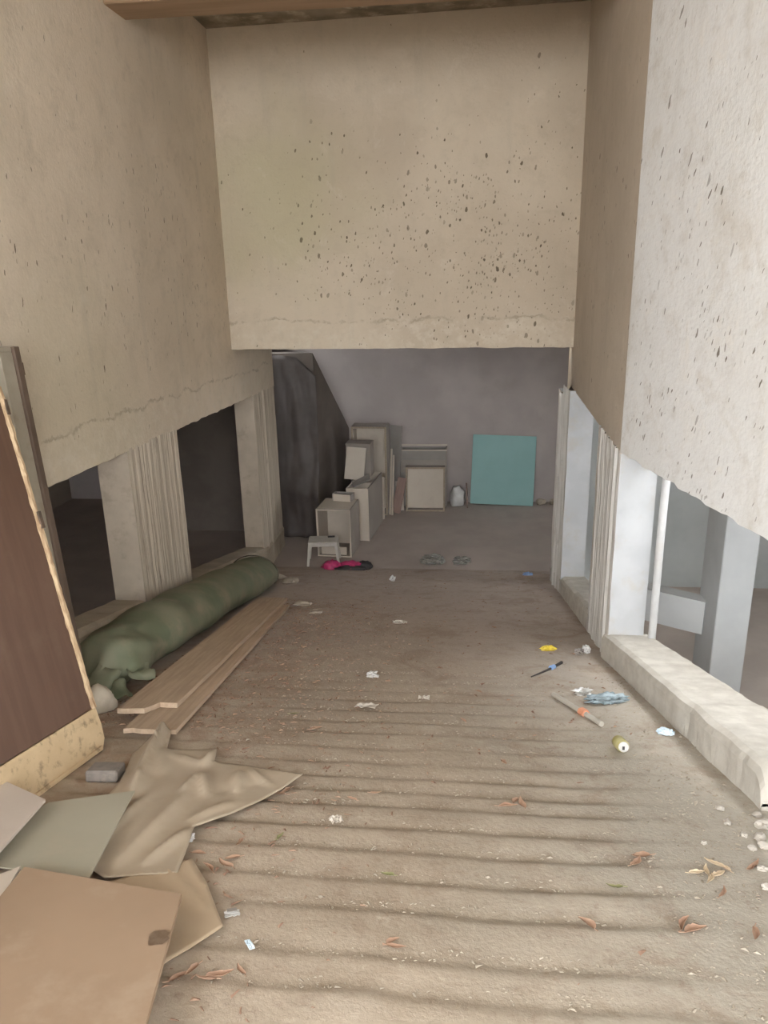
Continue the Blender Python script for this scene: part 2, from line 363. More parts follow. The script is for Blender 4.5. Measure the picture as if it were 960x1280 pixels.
def kerb(name, pts_in, pts_out, h, mat, parent, seed, rnd_end=False):
    """low sloping parapet; section with rounded inner edge"""
    vs, fs = [], []; K = 7
    for (a, b) in zip(pts_in, pts_out):
        (xi, y), (xo, _) = a, b; z = gz(0, y); s = 1 if xo > xi else -1
        j = 0.013 * fbm(y * 5, seed, 0, 5); r = 0.05
        e = y - pts_in[0][1]; h_ = h
        if rnd_end and e < 0.12: h = h_ * (0.35 + 0.65 * math.sqrt(max(0, 1 - (1 - e / 0.12) ** 2)))
        sec = [(xi, z - 0.08), (xi + s * (0.004 + j), z + h * 0.5), (xi + s * j, z + h - r), (xi + s * (r * 0.3 + j), z + h - r * 0.3), (xi + s * r, z + h + j * 0.6), (xo, z + h + j), (xo, z - 0.08)]
        vs += [(x, y, zz) for x, zz in sec]; h = h_
    for i in range(len(pts_in) - 1):
        for k in range(K - 1):
            a = i * K + k; fs.append((a, a + 1, a + K + 1, a + K))
    fs += [tuple(range(K))[::-1], tuple(range((len(pts_in) - 1) * K, len(pts_in) * K))]
    o = mesh(name, vs, fs, mat, parent)
    bm = bmesh.new(); bm.from_mesh(o.data); bmesh.ops.recalc_face_normals(bm, faces=bm.faces[:]); bm.to_mesh(o.data); bm.free()
    return o
M['kerb_l'] = simple('left_kerb_render', (0.50, 0.435, 0.34), (0.42, 0.36, 0.275), 3, 0.92, 0.5, 0.02, kind='World', dirt=(0.30, 0.235, 0.165), dscale=4)
yl = lin(0.2, 10.7, 110)
kerb('kerb', [(XL + 0.012, y) for y in yl], [(XL - TH, y) for y in yl], KL, M['kerb_l'], wl, 3)

# right wall: far (shaded) leaf, near flared leaf
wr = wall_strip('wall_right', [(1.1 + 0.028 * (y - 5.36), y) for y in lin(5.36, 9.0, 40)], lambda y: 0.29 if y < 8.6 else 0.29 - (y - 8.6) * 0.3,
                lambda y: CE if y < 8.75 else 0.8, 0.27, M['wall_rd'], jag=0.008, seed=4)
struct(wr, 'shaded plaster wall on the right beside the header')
NR = lambda y: 1.1 + (5.36 - y) * 0.183
wn = wall_strip('wall_right_near', [(NR(y), y) for y in lin(-3.5, 5.36, 160)][::-1], lambda y: 0.30, CE, 0.27, M['wall_r'], jag=0.022, seed=8)
struct(wn, 'bright mud-splashed plaster wall on the right near the entrance')
column(1.095, 5.36, 6.30, 1, lambda y: 0.31, lambda y: -SL * y - 0.05, M['col_r'], wr, 0.011, 3, M['rev_r'])
column(1.10, 8.12, 9.05, 1, lambda y: 0.31 if y < 8.6 else 0.2, lambda y: -SL * y - 0.05, M['col_r'], wr, 0.011, 5, M['rev_r'])
column(NR(1.5) - 0.03, 0.5, 2.35, 1, lambda y: 0.31, lambda y: -SL * y - 0.05, M['col_r'], wn, seed=9)
box('unseen_low_wall', 1.95, 2.25, -3.5, 0.5, 0.0, 0.31, M['kerb'], wn)
yk = lin(2.90, 3.04, 8) + lin(3.08, 5.40, 60)
kerb('kerb', [(1.07 + (5.4 - y) * 0.09, y) for y in yk], [(1.40 + (5.4 - y) * 0.12, y) for y in yk], 0.2, M['kerb'], wn, 5, True)
yk = lin(6.2, 9.05, 30)
kerb('kerb', [(1.11, y) for y in yk], [(1.38, y) for y in yk], 0.2, M['kerb'], wr, 6)
# header over the foot of the ramp
hd = bmesh.new()
n = 60; hv = []
yh = lambda x: 8.8 - (x + 2.65) * 0.055
rows = []
for k in range(n + 1):
    x = XL - 0.02 + (1.22 - XL + 0.03) * k / n; b = 0.71 + 0.012 * fbm(x * 4, 1.0, 0, 4)
    rows.append([hd.verts.new(c) for c in ((x, yh(x), b), (x, yh(x), CE), (x, yh(x) + 0.2, CE), (x, yh(x) + 0.2, b + 0.01))])
for A, B in zip(rows, rows[1:]):
    for i in range(4): hd.faces.new((A[i], B[i], B[(i + 1) % 4], A[(i + 1) % 4]))
hd.faces.new(rows[0]); hd.faces.new(rows[-1][::-1])
struct(bobj('wall_header', hd, M['header']), 'tall mud-splashed header wall above the low opening')
# ceiling over the ramp and the wooden-faced lintel
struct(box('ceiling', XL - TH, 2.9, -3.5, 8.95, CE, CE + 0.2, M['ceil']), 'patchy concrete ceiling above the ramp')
bm = bmesh.new(); add_box(bm, XL - 0.05, 1.14, 6.28, 6.68, 3.46, CE - 0.002, 0.01)
struct(bobj('trim_lintel', bm, M['beam']), 'brown timber-faced lintel across the ramp ceiling')

# lower room
struct(box('wall_back', -7.2, 5.4, 13.05, 13.25, Z0 - 0.01, 0.9, M['backwall']), 'grey rendered back wall of the lower room')
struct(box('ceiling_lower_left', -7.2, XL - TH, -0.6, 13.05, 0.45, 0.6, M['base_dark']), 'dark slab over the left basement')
struct(box('ceiling_lower', XL - TH, 1.5, 8.98, 13.05, 0.78, 0.95, M['base']), 'grey slab over the lower room')
struct(box('ceiling_lower_right', 1.5, 5.4, 6.2, 13.05, 0.78, 0.95, M['base']), 'grey slab over the right basement')
struct(box('ceiling_right_near', 2.35, 5.4, -0.6, 6.2, 0.78, 0.95, M['base']), 'grey slab over the near right basement')
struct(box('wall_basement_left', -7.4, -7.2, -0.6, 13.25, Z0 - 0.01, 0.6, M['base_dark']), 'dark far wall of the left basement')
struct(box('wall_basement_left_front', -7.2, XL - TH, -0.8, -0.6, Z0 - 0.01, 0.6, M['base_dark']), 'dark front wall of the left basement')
wb = struct(box('wall_basement_right', 5.2, 5.4, 12.8, 13.25, Z0 - 0.01, 0.9, M['base']), 'outer wall of the right basement')
box('parapet', 5.2, 5.4, -0.6, 8.6, Z0 - 0.01, -0.15, M['base'], wb)  # unseen opening put in to bring daylight into the right basement
box('added_window_head', 5.2, 5.4, -0.6, 8.6, 0.40, 0.9, M['base'], wb)
box('added_window_pier', 5.2, 5.4, -0.6, 3.6, -0.15, 0.40, M['base'], wb)
struct(box('wall_basement_right_front', 2.25, 5.4, -0.8, -0.6, Z0 - 0.01, 0.9, M['base']), 'front wall of the right basement')
struct(mesh('floor_unseen_ground', [(5.4, -14, -2.2), (20, -14, -2.2), (20, 20, -2.2), (5.4, 20, -2.2)], [(0, 1, 2, 3)], M['ground']), 'unseen lower ground added outside the right basement')  # unseen ground put in to stop sky light coming from below
box('added_window_pier', 5.2, 5.4, 8.6, 9.9, Z0 - 0.01, 0.9, M['base'], wb)
box('parapet', 5.2, 5.4, 9.9, 12.8, Z0 - 0.01, -1.5, M['base'], wb)  # second unseen opening, put in to light the back of the lower room
box('added_window_head', 5.2, 5.4, 9.9, 12.8, -0.85, 0.9, M['base'], wb)
# stair enclosure in the left corner of the lower room
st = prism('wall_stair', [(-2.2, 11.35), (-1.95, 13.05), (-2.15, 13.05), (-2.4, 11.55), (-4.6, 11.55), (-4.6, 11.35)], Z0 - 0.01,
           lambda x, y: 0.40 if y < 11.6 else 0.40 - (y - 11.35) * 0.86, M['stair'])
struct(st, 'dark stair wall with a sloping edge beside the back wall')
struct(box('wall_basement_cross', 1.40, 5.2, 9.35, 9.5, Z0 - 0.01, 0.78, M['base']), 'pale cross wall in the right basement')
# pillars and beams seen through the side openings
wp = struct(box('wall_pillar_right', 2.27, 2.56, 6.5, 7.0, Z0 - 0.01, 0.78, M['pillar'], bev=0.008), 'pale pillar in the right basement')
Mx = Matrix.Translation((2.30, 6.85, 0)) @ Matrix.Rotation(math.radians(148), 4, 'Z')
box('cross_beam', 0, 1.0, -0.08, 0.08, -1.78, -1.45, M['pillar'], wp, M=Mx)

# ------------------------------------------------------------------ object materials
M['door_brown'] = simple('door_veneer', (0.135, 0.075, 0.05), (0.115, 0.062, 0.041), 3, 0.55, 0.1, 0.002, stretch=(6, 6, 0.6), dirt=(0.18, 0.12, 0.08), dscale=4, damt=0.35)
M['cream'] = simple('chipped_cream_paint', (0.62, 0.47, 0.29), (0.54, 0.40, 0.24), 5, 0.7, 0.15, 0.003, dirt=(0.16, 0.11, 0.07), dscale=16, damt=0.75)
M['rawwood'] = simple('splintered_wood', (0.66, 0.50, 0.32), (0.42, 0.28, 0.17), 7, 0.8, 0.5, 0.006, stretch=(8, 8, 1.5))
M['jamb'] = simple('jamb_paint', (0.34, 0.30, 0.235), (0.28, 0.245, 0.19), 4, 0.7, 0.2, 0.003, dirt=(0.22, 0.17, 0.12), dscale=7, damt=0.6)
M['brownedge'] = simple('brown_paint', (0.125, 0.085, 0.06), (0.10, 0.068, 0.048), 6, 0.6, 0.2, 0.003)
M['iron'] = simple('rusty_iron', (0.16, 0.11, 0.08), (0.10, 0.075, 0.055), 20, 0.7, 0.3, 0.002, metal=0.3)
M['cardboard'] = simple('hardboard', (0.35, 0.245, 0.165), (0.31, 0.215, 0.143), 1.8, 0.75, 0.1, 0.002, dirt=(0.42, 0.32, 0.23), dscale=5, damt=0.5)
M['greygreen'] = simple('grey_green_laminate', (0.41, 0.385, 0.305), (0.37, 0.35, 0.275), 2, 0.55, 0.08, 0.002, dirt=(0.46, 0.40, 0.31), dscale=4, damt=0.4)
M['mauve'] = simple('pale_melamine', (0.56, 0.49, 0.43), (0.51, 0.445, 0.39), 2, 0.5, 0.05, 0.001, dirt=(0.46, 0.38, 0.31), dscale=5, damt=0.4)
M['lino'] = simple('buff_lino', (0.47, 0.39, 0.295), (0.41, 0.335, 0.25), 2.2, 0.7, 0.12, 0.004, dirt=(0.35, 0.27, 0.19), dscale=3.5, damt=0.5)
M['lino2'] = simple('tan_lino', (0.49, 0.38, 0.265), (0.43, 0.33, 0.225), 2.2, 0.7, 0.12, 0.004, dirt=(0.36, 0.27, 0.18), dscale=3.5, damt=0.5)
M['plank'] = simple('plank_wood', (0.52, 0.395, 0.285), (0.43, 0.32, 0.225), 3, 0.8, 0.3, 0.003, stretch=(12, 0.7, 12), dirt=(0.38, 0.29, 0.21), dscale=5, damt=0.5)
M['plank_end'] = simple('fresh_plank_wood', (0.55, 0.37, 0.24), (0.46, 0.30, 0.19), 12, 0.85, 0.4, 0.004)
M['tarp'] = simple('green_tarpaulin', (0.135, 0.155, 0.095), (0.19, 0.185, 0.125), 3.0, 0.7, 0.4, 0.012, kind='World', dirt=(0.27, 0.235, 0.165), dscale=2.5, damt=0.7)
M['rope'] = simple('dark_cord', (0.10, 0.085, 0.06), None, 20, 0.9)
M['bagcloth'] = simple('cream_sackcloth', (0.52, 0.46, 0.37), (0.44, 0.38, 0.30), 6, 0.85, 0.3, 0.006)
M['darktarp'] = simple('black_sheeting', (0.105, 0.088, 0.084), (0.08, 0.067, 0.063), 3, 0.6, 0.2, 0.01, kind='World')
M['melam'] = simple('cream_melamine', (0.60, 0.53, 0.45), (0.56, 0.49, 0.415), 2, 0.5, 0.03, 0.001, dirt=(0.46, 0.40, 0.33), dscale=4, damt=0.3)
M['chip'] = simple('chipboard_edge', (0.40, 0.33, 0.25), (0.33, 0.265, 0.20), 40, 0.85, 0.3, 0.002)
M['sidep'] = simple('grey_brown_carcass', (0.33, 0.29, 0.255), (0.29, 0.255, 0.225), 2, 0.6, 0.03, 0.001)
M['greyp'] = simple('grey_panel', (0.30, 0.275, 0.255), (0.26, 0.24, 0.22), 2, 0.6, 0.03, 0.001)
M['redbrown'] = simple('redbrown_board', (0.27, 0.175, 0.145), (0.23, 0.15, 0.125), 4, 0.65, 0.1, 0.002, stretch=(6, 6, 1))
M['teal'] = simple('teal_board_paint', (0.26, 0.44, 0.43), (0.235, 0.41, 0.40), 1.5, 0.6, 0.03, 0.001, dirt=(0.25, 0.40, 0.38), dscale=3, damt=0.3)
M['stoolp'] = simple('white_plastic', (0.58, 0.55, 0.50), (0.52, 0.49, 0.44), 3, 0.45, 0.03, 0.001, dirt=(0.40, 0.35, 0.29), dscale=6, damt=0.4)
M['white'] = simple('white_plastic_litter', (0.60, 0.59, 0.58), (0.52, 0.505, 0.49), 9, 0.5, 0.2, 0.003)
M['paper'] = simple('dirty_paper', (0.55, 0.50, 0.44), (0.47, 0.42, 0.36), 8, 0.85, 0.2, 0.003)
M['pink'] = simple('magenta_satin', (0.62, 0.06, 0.20), (0.42, 0.03, 0.13), 10, 0.35, 0.3, 0.006)
M['black'] = simple('black_rubber', (0.045, 0.04, 0.04), None, 10, 0.6)
M['yellow'] = simple('yellow_wrapper', (0.74, 0.57, 0.06), (0.62, 0.46, 0.05), 12, 0.45, 0.2, 0.003)
M['blue'] = simple('blue_plastic', (0.22, 0.36, 0.66), (0.28, 0.42, 0.68), 12, 0.4, 0.1, 0.003)
M['paleblue'] = simple('pale_blue_packet', (0.56, 0.70, 0.82), (0.70, 0.80, 0.88), 14, 0.4, 0.2, 0.003)
M['orange'] = simple('orange_plastic', (0.72, 0.33, 0.20), (0.64, 0.28, 0.17), 10, 0.5, 0.1, 0.002)
M['tubegrey'] = simple('grey_conduit', (0.50, 0.47, 0.42), (0.43, 0.40, 0.35), 8, 0.5, 0.1, 0.002)
M['pipe'] = simple('white_pipe', (0.56, 0.56, 0.56), (0.48, 0.48, 0.48), 5, 0.5, 0.2, 0.004, dirt=(0.50, 0.48, 0.45), dscale=7, damt=0.5)
M['alu'] = simple('aluminium', (0.66, 0.65, 0.63), (0.58, 0.57, 0.55), 20, 0.35, 0.1, 0.001, metal=0.7)
M['olive'] = simple('can_print', (0.47, 0.43, 0.14), (0.55, 0.50, 0.30), 9, 0.4, 0.05, 0.001)
M['brick'] = simple('grey_block', (0.24, 0.21, 0.19), (0.18, 0.16, 0.145), 14, 0.9, 0.5, 0.006, dirt=(0.36, 0.31, 0.26), dscale=12, damt=0.6)
M['stone'] = simple('rubble', (0.43, 0.37, 0.30), (0.34, 0.29, 0.23), 9, 0.95, 0.5, 0.01)
M['palestone'] = simple('plaster_rubble', (0.47, 0.43, 0.38), (0.40, 0.365, 0.32), 9, 0.95, 0.5, 0.01)
M['leaf'] = simple('dry_leaf', (0.33, 0.20, 0.135), (0.46, 0.31, 0.215), 14, 0.8, 0.2, 0.003)
M['leaf_pale'] = simple('dry_pale_leaf', (0.58, 0.47, 0.33), (0.50, 0.38, 0.25), 14, 0.8, 0.2, 0.003)
M['moss'] = simple('green_leaf', (0.20, 0.20, 0.09), (0.26, 0.25, 0.12), 14, 0.8, 0.2, 0.003)
M['shred'] = simple('bark_shreds', (0.22, 0.125, 0.085), (0.36, 0.235, 0.165), 6, 0.9, 0.2, 0.003, kind='World')
M['grit'] = simple('pale_grit', (0.44, 0.385, 0.31), (0.30, 0.255, 0.20), 3, 0.95, 0.2, 0.003, kind='World')
def film(name, c, a):
    t = NT(name); f = t.noise(t.coord(), 25, 5); t.bump(f, 0.6, 0.01)
    t.b.inputs['Alpha'].default_value = a; t.b.inputs['Transmission Weight'].default_value = 0.0
    col = t.mix(t.ramp(f, 0.4, 0.62), c, tuple(x * 0.65 for x in c)); return t.done(col, 0.22)
M['film'] = film('clear_film', (0.36, 0.35, 0.32), 0.8)
M['bluefilm'] = film('bluish_film', (0.34, 0.42, 0.46), 0.85)

def basis(o, ax, ay, az):
    return Matrix(((ax.x, ay.x, az.x, o.x), (ax.y, ay.y, az.y, o.y), (ax.z, ay.z, az.z, o.z), (0, 0, 0, 1)))
def settle(o, Mw): o.matrix_world = Mw; return o
def ramp_frame(p, rz=0.0):
    """frame lying on the ramp (or the flat floor) at p, turned by rz"""
    flat = p.y >= YE
    n = Vector((0, 0, 1)) if flat else RN; d = Vector((0, 1, 0)) if flat else RYD
    x = Vector((1, 0, 0)); ax = x * math.cos(rz) + d * math.sin(rz); ay = n.cross(ax)
    return basis(p, ax, ay, n)

# ------------------------------------------------------------------ leaning door leaf and door frame on the left
B1 = Vector((-1.83, 3.30, gz(0, 3.30) + 0.008)); T1 = Vector((-2.36, 3.74, 1.04))
dz = (T1 - B1); HD = dz.length; dz.normalize()
dx = Vector((-0.05, -0.60, 0.145)); dx = (dx - dz * dx.dot(dz)).normalized()     # along the leaf towards the entrance
dn = dx.cross(dz).normalized()
if dn.x < 0: dn = -dn
door = thing('door_leaf', 'brown wooden door leaf with cream kick rail leaning on the left wall', 'door')
door.matrix_world = basis(B1, dx, dn, dz)
WD = 0.88; T = 0.04
box('panel', 0.035, WD, -T, 0.0, 0.215, HD - 0.02, M['door_brown'], door, 0.003)
# bottom rail with a worn round corner
bm = bmesh.new()
prof = [(0.05, 0.0), (WD, 0.0), (WD, 0.212), (0.012, 0.212), (0.004, 0.12), (0.012, 0.045)]
a = [bm.verts.new((x, 0.006, z)) for x, z in prof]; b = [bm.verts.new((x, -T, z)) for x, z in prof]
bm.faces.new(a); bm.faces.new(b[::-1])
for i in range(6): bm.faces.new((a[i], b[i], b[(i + 1) % 6], a[(i + 1) % 6]))
kr = bobj('kick_rail', bm, M['cream'], door)
box('bottom_bead', 0.06, WD, 0.004, 0.016, 0.0, 0.022, M['cream'], kr, 0.003)
# splintered stile along the free edge
bm = bmesh.new(); rnd = random.Random(3); N = 70
L, R_ = [], []
for k in range(N + 1):
    z = 0.212 + (HD - 0.232) * k / N
    o_ = 0.006 * fbm(z * 9, 0, 0, 3); i_ = 0.038 + 0.012 * fbm(z * 14, 5, 0, 4)
    t_ = 0.004 + 0.007 * abs(fbm(z * 12, 2, 0, 3))
    L.append((bm.verts.new((o_, t_, z)), bm.verts.new((o_, -T, z)))); R_.append((bm.verts.new((i_ * 0.55, t_ * 1.5 * (0.6 + rnd.random() * 0.6), z)), bm.verts.new((i_, 0.001, z)), bm.verts.new((0.034, -T, z))))
for k in range(N):
    bm.faces.new((L[k][0], L[k + 1][0], R_[k + 1][0], R_[k][0])); bm.faces.new((R_[k][0], R_[k + 1][0], R_[k + 1][1], R_[k][1]))
    bm.faces.new((L[k][1], L[k + 1][1], L[k + 1][0], L[k][0])); bm.faces.new((R_[k][1], R_[k + 1][1], R_[k + 1][2], R_[k][2])); bm.faces.new((R_[k][2], R_[k + 1][2], L[k + 1][1], L[k][1]))
bobj('splintered_stile', bm, M['rawwood'], door)['label'] = 'splintered pale stile with torn veneer'
box('hinge_plate', -0.006, 0.02, 0.004, 0.012, HD - 0.17, HD - 0.09, M['iron'], door, 0.002)
box('hinge_plate', -0.006, 0.022, 0.006, 0.016, 1.18, 1.27, M['iron'], door, 0.002)
# frame behind it
FB = Vector((-2.27, 3.97, gz(0, 3.97) + 0.006)); FT = Vector((-2.51, 4.20, 1.18))
fz = FT - FB; HF = fz.length; fz.normalize()
fx = Vector((-0.05, -0.6, 0.145)); fx = (fx - fz * fx.dot(fz)).normalized(); fn = fx.cross(fz)
if fn.x < 0: fn = -fn
fr = thing('door_frame', 'old cream door frame with brown edge leaning behind the door leaf', 'door frame')
fr.matrix_world = basis(FB, fx, fn, fz)
box('jamb', 0.051, 0.16, -0.10, 0.0, 0, HF - 0.03, M['jamb'], fr, 0.003)
box('brown_stop', 0.0, 0.05, -0.10, 0.016, 0, HF, M['brownedge'], fr, 0.003)
box('head', 0.051, 0.9, -0.10, 0.0, HF - 0.03, HF + 0.0, M['jamb'], fr, 0.003)
box('jamb', 0.78, 0.9, -0.10, 0.0, 0, HF - 0.032, M['jamb'], fr, 0.003)
box('strike_plate', -0.014, 0.0, -0.03, 0.012, HF - 0.16, HF - 0.09, M['iron'], fr, 0.002)

# ------------------------------------------------------------------ boards and sheets in the left foreground
def slab(name, px, off, th, mat, label, cat, lift=None):
    """flat board whose corners rest at heights above the ramp"""
    lift = lift or [0] * len(px)
    pts = [on_ramp(x, y, off + l) for (x, y), l in zip(px, lift)]
    c = sum(pts, Vector()) / len(pts)
    # least-squares-like plane through the mean with averaged normal keeps the board flat
    nrm = Vector()
    for i in range(len(pts)):
        a, b = pts[i] - c, pts[(i + 1) % len(pts)] - c; nrm += a.cross(b)
    nrm.normalize()
    if nrm.z < 0: nrm = -nrm
    top = [p - nrm * (p - c).dot(nrm) for p in pts]
    bm = bmesh.new()
    A = [bm.verts.new(p - c) for p in top]; B = [bm.verts.new(p - c - nrm * th) for p in top]
    bm.faces.new(A); bm.faces.new(B[::-1])
    for i in range(len(A)): bm.faces.new((A[i], B[i], B[(i + 1) % len(A)], A[(i + 1) % len(A)]))
    bmesh.ops.bevel(bm, geom=bm.edges[:], offset=min(0.002, th * 0.3), segments=1, affect='EDGES')
    o = bobj(name, bm, mat); o.location = c
    return tag(o, label, cat)
def inside(p, poly):
    r = False; j = len(poly) - 1
    for i in range(len(poly)):
        xi, yi = poly[i]; xj, yj = poly[j]
        if (yi > p[1]) != (yj > p[1]) and p[0] < (xj - xi) * (p[1] - yi) / (yj - yi) + xi: r = not r
        j = i
    return r
def segd(p, a, b):
    ax, ay = a; bx, by = b; dx_, dy_ = bx - ax, by - ay; L2 = dx_ * dx_ + dy_ * dy_ or 1e-9
    t = max(0, min(1, ((p[0] - ax) * dx_ + (p[1] - ay) * dy_) / L2))
    return math.hypot(p[0] - ax - t * dx_, p[1] - ay - t * dy_)
def crumple(name, px, folds, off, mat, label, cat, amp=0.012, cuts=5):
    """loose sheet on the ramp: outline in photo pixels put onto the ramp plane, folds raised in relief"""
    P = [on_ramp(x, y) for x, y in px]; c = sum(P, Vector()) / len(P)
    poly = [(p.x, p.y) for p in P]
    FS = []
    for (a, b, h, wd) in folds:
        A, B = on_ramp(*a), on_ramp(*b); FS.append(((A.x, A.y), (B.x, B.y), h, wd))
    bm = bmesh.new(); vs = [bm.verts.new((x, y, 0)) for x, y in poly]; bm.faces.new(vs)
    bmesh.ops.triangulate(bm, faces=bm.faces[:])
    for _ in range(cuts):
        es = [e for e in bm.edges if e.calc_length() > 0.03]
        if not es: break
        bmesh.ops.subdivide_edges(bm, edges=es, cuts=1)
        bmesh.ops.triangulate(bm, faces=[f for f in bm.faces if len(f.verts) > 3])
        bmesh.ops.beautify_fill(bm, faces=bm.faces[:], edges=[e for e in bm.edges if not e.is_boundary])
    for v in bm.verts:
        p = (v.co.x, v.co.y); h = off + amp * (0.5 + 0.5 * fbm(p[0] * 3.2, p[1] * 3.2, 7.0, 2))
        for (a, b, hh, wd) in FS:
            d = segd(p, a, b) / wd
            if d < 4:
                L2 = (b[0] - a[0]) ** 2 + (b[1] - a[1]) ** 2
                tt = max(0, min(1, ((p[0] - a[0]) * (b[0] - a[0]) + (p[1] - a[1]) * (b[1] - a[1])) / L2))
                h += hh * (0.5 * math.exp(-d * d * 1.4) + 0.5 * math.exp(-d * 1.8)) * (0.15 + 0.85 * math.sin(math.pi * tt) ** 0.7)
        # the height moves the sheet along the ramp normal, pulled in a little where it is lifted
        q = Vector((p[0], p[1], -SL * p[1])) + RN * max(h, 0.02 if off > 0.004 else 0.017)
        v.co = q - c
    o = bobj(name, bm, mat, smooth=True); o.location = c
    s = o.modifiers.new('thickness', 'SOLIDIFY'); s.thickness = 0.003; s.offset = 1
    return tag(o, label, cat)
crumple('lino_sheet', [(100, 1120), (240, 1080), (258, 1110), (279, 1166), (240, 1192), (205, 1213), (150, 1290)],
        [((200, 1085), (262, 1150), 0.02, 0.05)], 0.006, M['lino2'], 'tan lino sheet poking out from under the hardboard panel', 'lino sheet')
crumple('lino_sheet', [(80, 1075), (150, 985), (166, 950), (196, 924), (214, 922), (209, 944), (272, 944), (268, 958), (320, 966), (378, 976), (352, 994), (318, 1012), (286, 1026), (243, 1042), (233, 1072), (222, 1100), (130, 1105)],
        [((164, 1003), (214, 902), 0.09, 0.036), ((206, 945), (196, 975), 0.03, 0.05), ((252, 965), (268, 946), 0.03, 0.03), ((253, 975), (258, 1004), 0.035, 0.03), ((300, 972), (296, 1000), 0.045, 0.035),
         ((150, 1085), (255, 980), 0.025, 0.05), ((180, 1090), (238, 1045), 0.03, 0.03), ((262, 1000), (330, 985), -0.012, 0.05), ((225, 1000), (250, 975), 0.03, 0.022), ((306, 966), (340, 990), 0.018, 0.02), ((110, 1070), (190, 1000), 0.02, 0.03), ((235, 1035), (290, 1010), 0.02, 0.025), ((215, 950), (250, 962), 0.02, 0.02)], 0.016, M['lino'],
        'crumpled buff lino sheet with raised folds spread on the ramp', 'lino sheet', amp=0.02)
slab('laminate_panel', [(60, 1003), (169, 988), (112, 1097), (-50, 1078)], 0.075, 0.005, M['greygreen'], 'grey-green laminate sheet lying over the crumpled lino', 'panel')
slab('melamine_panel', [(-12, 967), (57, 999), (-70, 1140), (-150, 1050)], 0.125, 0.014, M['mauve'], 'pale pinkish melamine board resting over the laminate sheet', 'panel', lift=[0.01, 0.0, 0.0, 0.01])
slab('edge_board', [(-60, 1150), (-20, 1100), (26, 1082), (10, 1110), (-40, 1180)], 0.085, 0.012, M['melam'], 'narrow white board edge beside the hardboard panel', 'board')
hb = slab('hardboard_panel', [(30, 1083), (227, 1117), (150, 1400), (-190, 1350)], 0.105, 0.018, M['cardboard'], 'large tan hardboard panel with a dark smudge near its corner', 'panel')
pc = on_ramp(198, 1172, 0.107); bm = bmesh.new()
rnd = random.Random(2)
ring = [bm.verts.new((0.032 * math.cos(t) * rnd.uniform(0.75, 1.1), 0.042 * math.sin(t) * rnd.uniform(0.75, 1.1), 0)) for t in [2 * math.pi * k / 18 for k in range(18)]]
bm.faces.new(ring); bmesh.ops.extrude_face_region(bm, geom=bm.faces[:])
sm = bobj('smudge', bm, simple('brown_smudge', (0.25, 0.17, 0.11), (0.31, 0.22, 0.15), 30, 0.9), None)
for v in sm.data.vertices: pass
sm.matrix_world = ramp_frame(pc); sm.parent = hb; sm.matrix_parent_inverse = Matrix.Translation(hb.location).inverted()
# grey paving block
p = on_ramp(132, 972); o = box('paving_block', -0.075, 0.075, -0.06, 0.06, 0, 0.055, M['brick'], None, 0.008)
o.matrix_world = ramp_frame(p, 0.1); tag(o, 'dark grey paving block lying between kick rail and lino', 'block')

# ------------------------------------------------------------------ planks
def plank(name, a, b, w, th, off, mat, label, notch=0.0):
    """a,b: ends of its centre line on the ramp"""
    A, B = Vector(a), Vector(b); d = B - A; Ln = d.length; d.normalize(); n = (RN - d * RN.dot(d)).normalized(); s = d.cross(n)
    bm = bmesh.new(); rnd = random.Random(name + label)
    nw = 6; rows_ = []
    outl = []
    for k in range(nw + 1):
        u = -w / 2 + w * k / nw
        e0 = rnd.uniform(-0.012, 0.012) + (notch if k <= nw // 2 else 0); e1 = Ln + rnd.uniform(-0.015, 0.015)
        outl.append((u, e0, e1))
    tops = [(bm.verts.new((u, e0, th)), bm.verts.new((u, e1, th)), bm.verts.new((u, e0, 0)), bm.verts.new((u, e1, 0))) for u, e0, e1 in outl]
    for p_, q in zip(tops, tops[1:]):
        bm.faces.new((p_[0], q[0], q[1], p_[1])); bm.faces.new((p_[2], p_[3], q[3], q[2])); bm.faces.new((p_[0], p_[2], q[2], q[0])); bm.faces.new((p_[1], q[1], q[3], p_[3]))
    bm.faces.new((tops[0][0], tops[0][1], tops[0][3], tops[0][2])); bm.faces.new((tops[-1][0], tops[-1][2], tops[-1][3], tops[-1][1]))
    o = bobj(name, bm, mat); o.matrix_world = basis(A + RN * off, s, d, n)
    return tag(o, label, 'plank', 'planks beside the tarpaulin roll')
def rp(px, py, off=0): return on_ramp(px, py, off)
def rv(x, y): return Vector((x, y, gz(x, y)))
plank('wooden_plank', rv(-1.67, 3.47), rv(-1.85, 6.93), 0.29, 0.026, 0.014, M['plank'], 'lower pale wooden plank reaching furthest up the ramp')
plank('wooden_plank', rv(-1.80, 3.80), rv(-1.925, 7.12), 0.31, 0.030, 0.046, M['plank'], 'wide upper wooden plank with a stepped broken end', notch=-0.13)

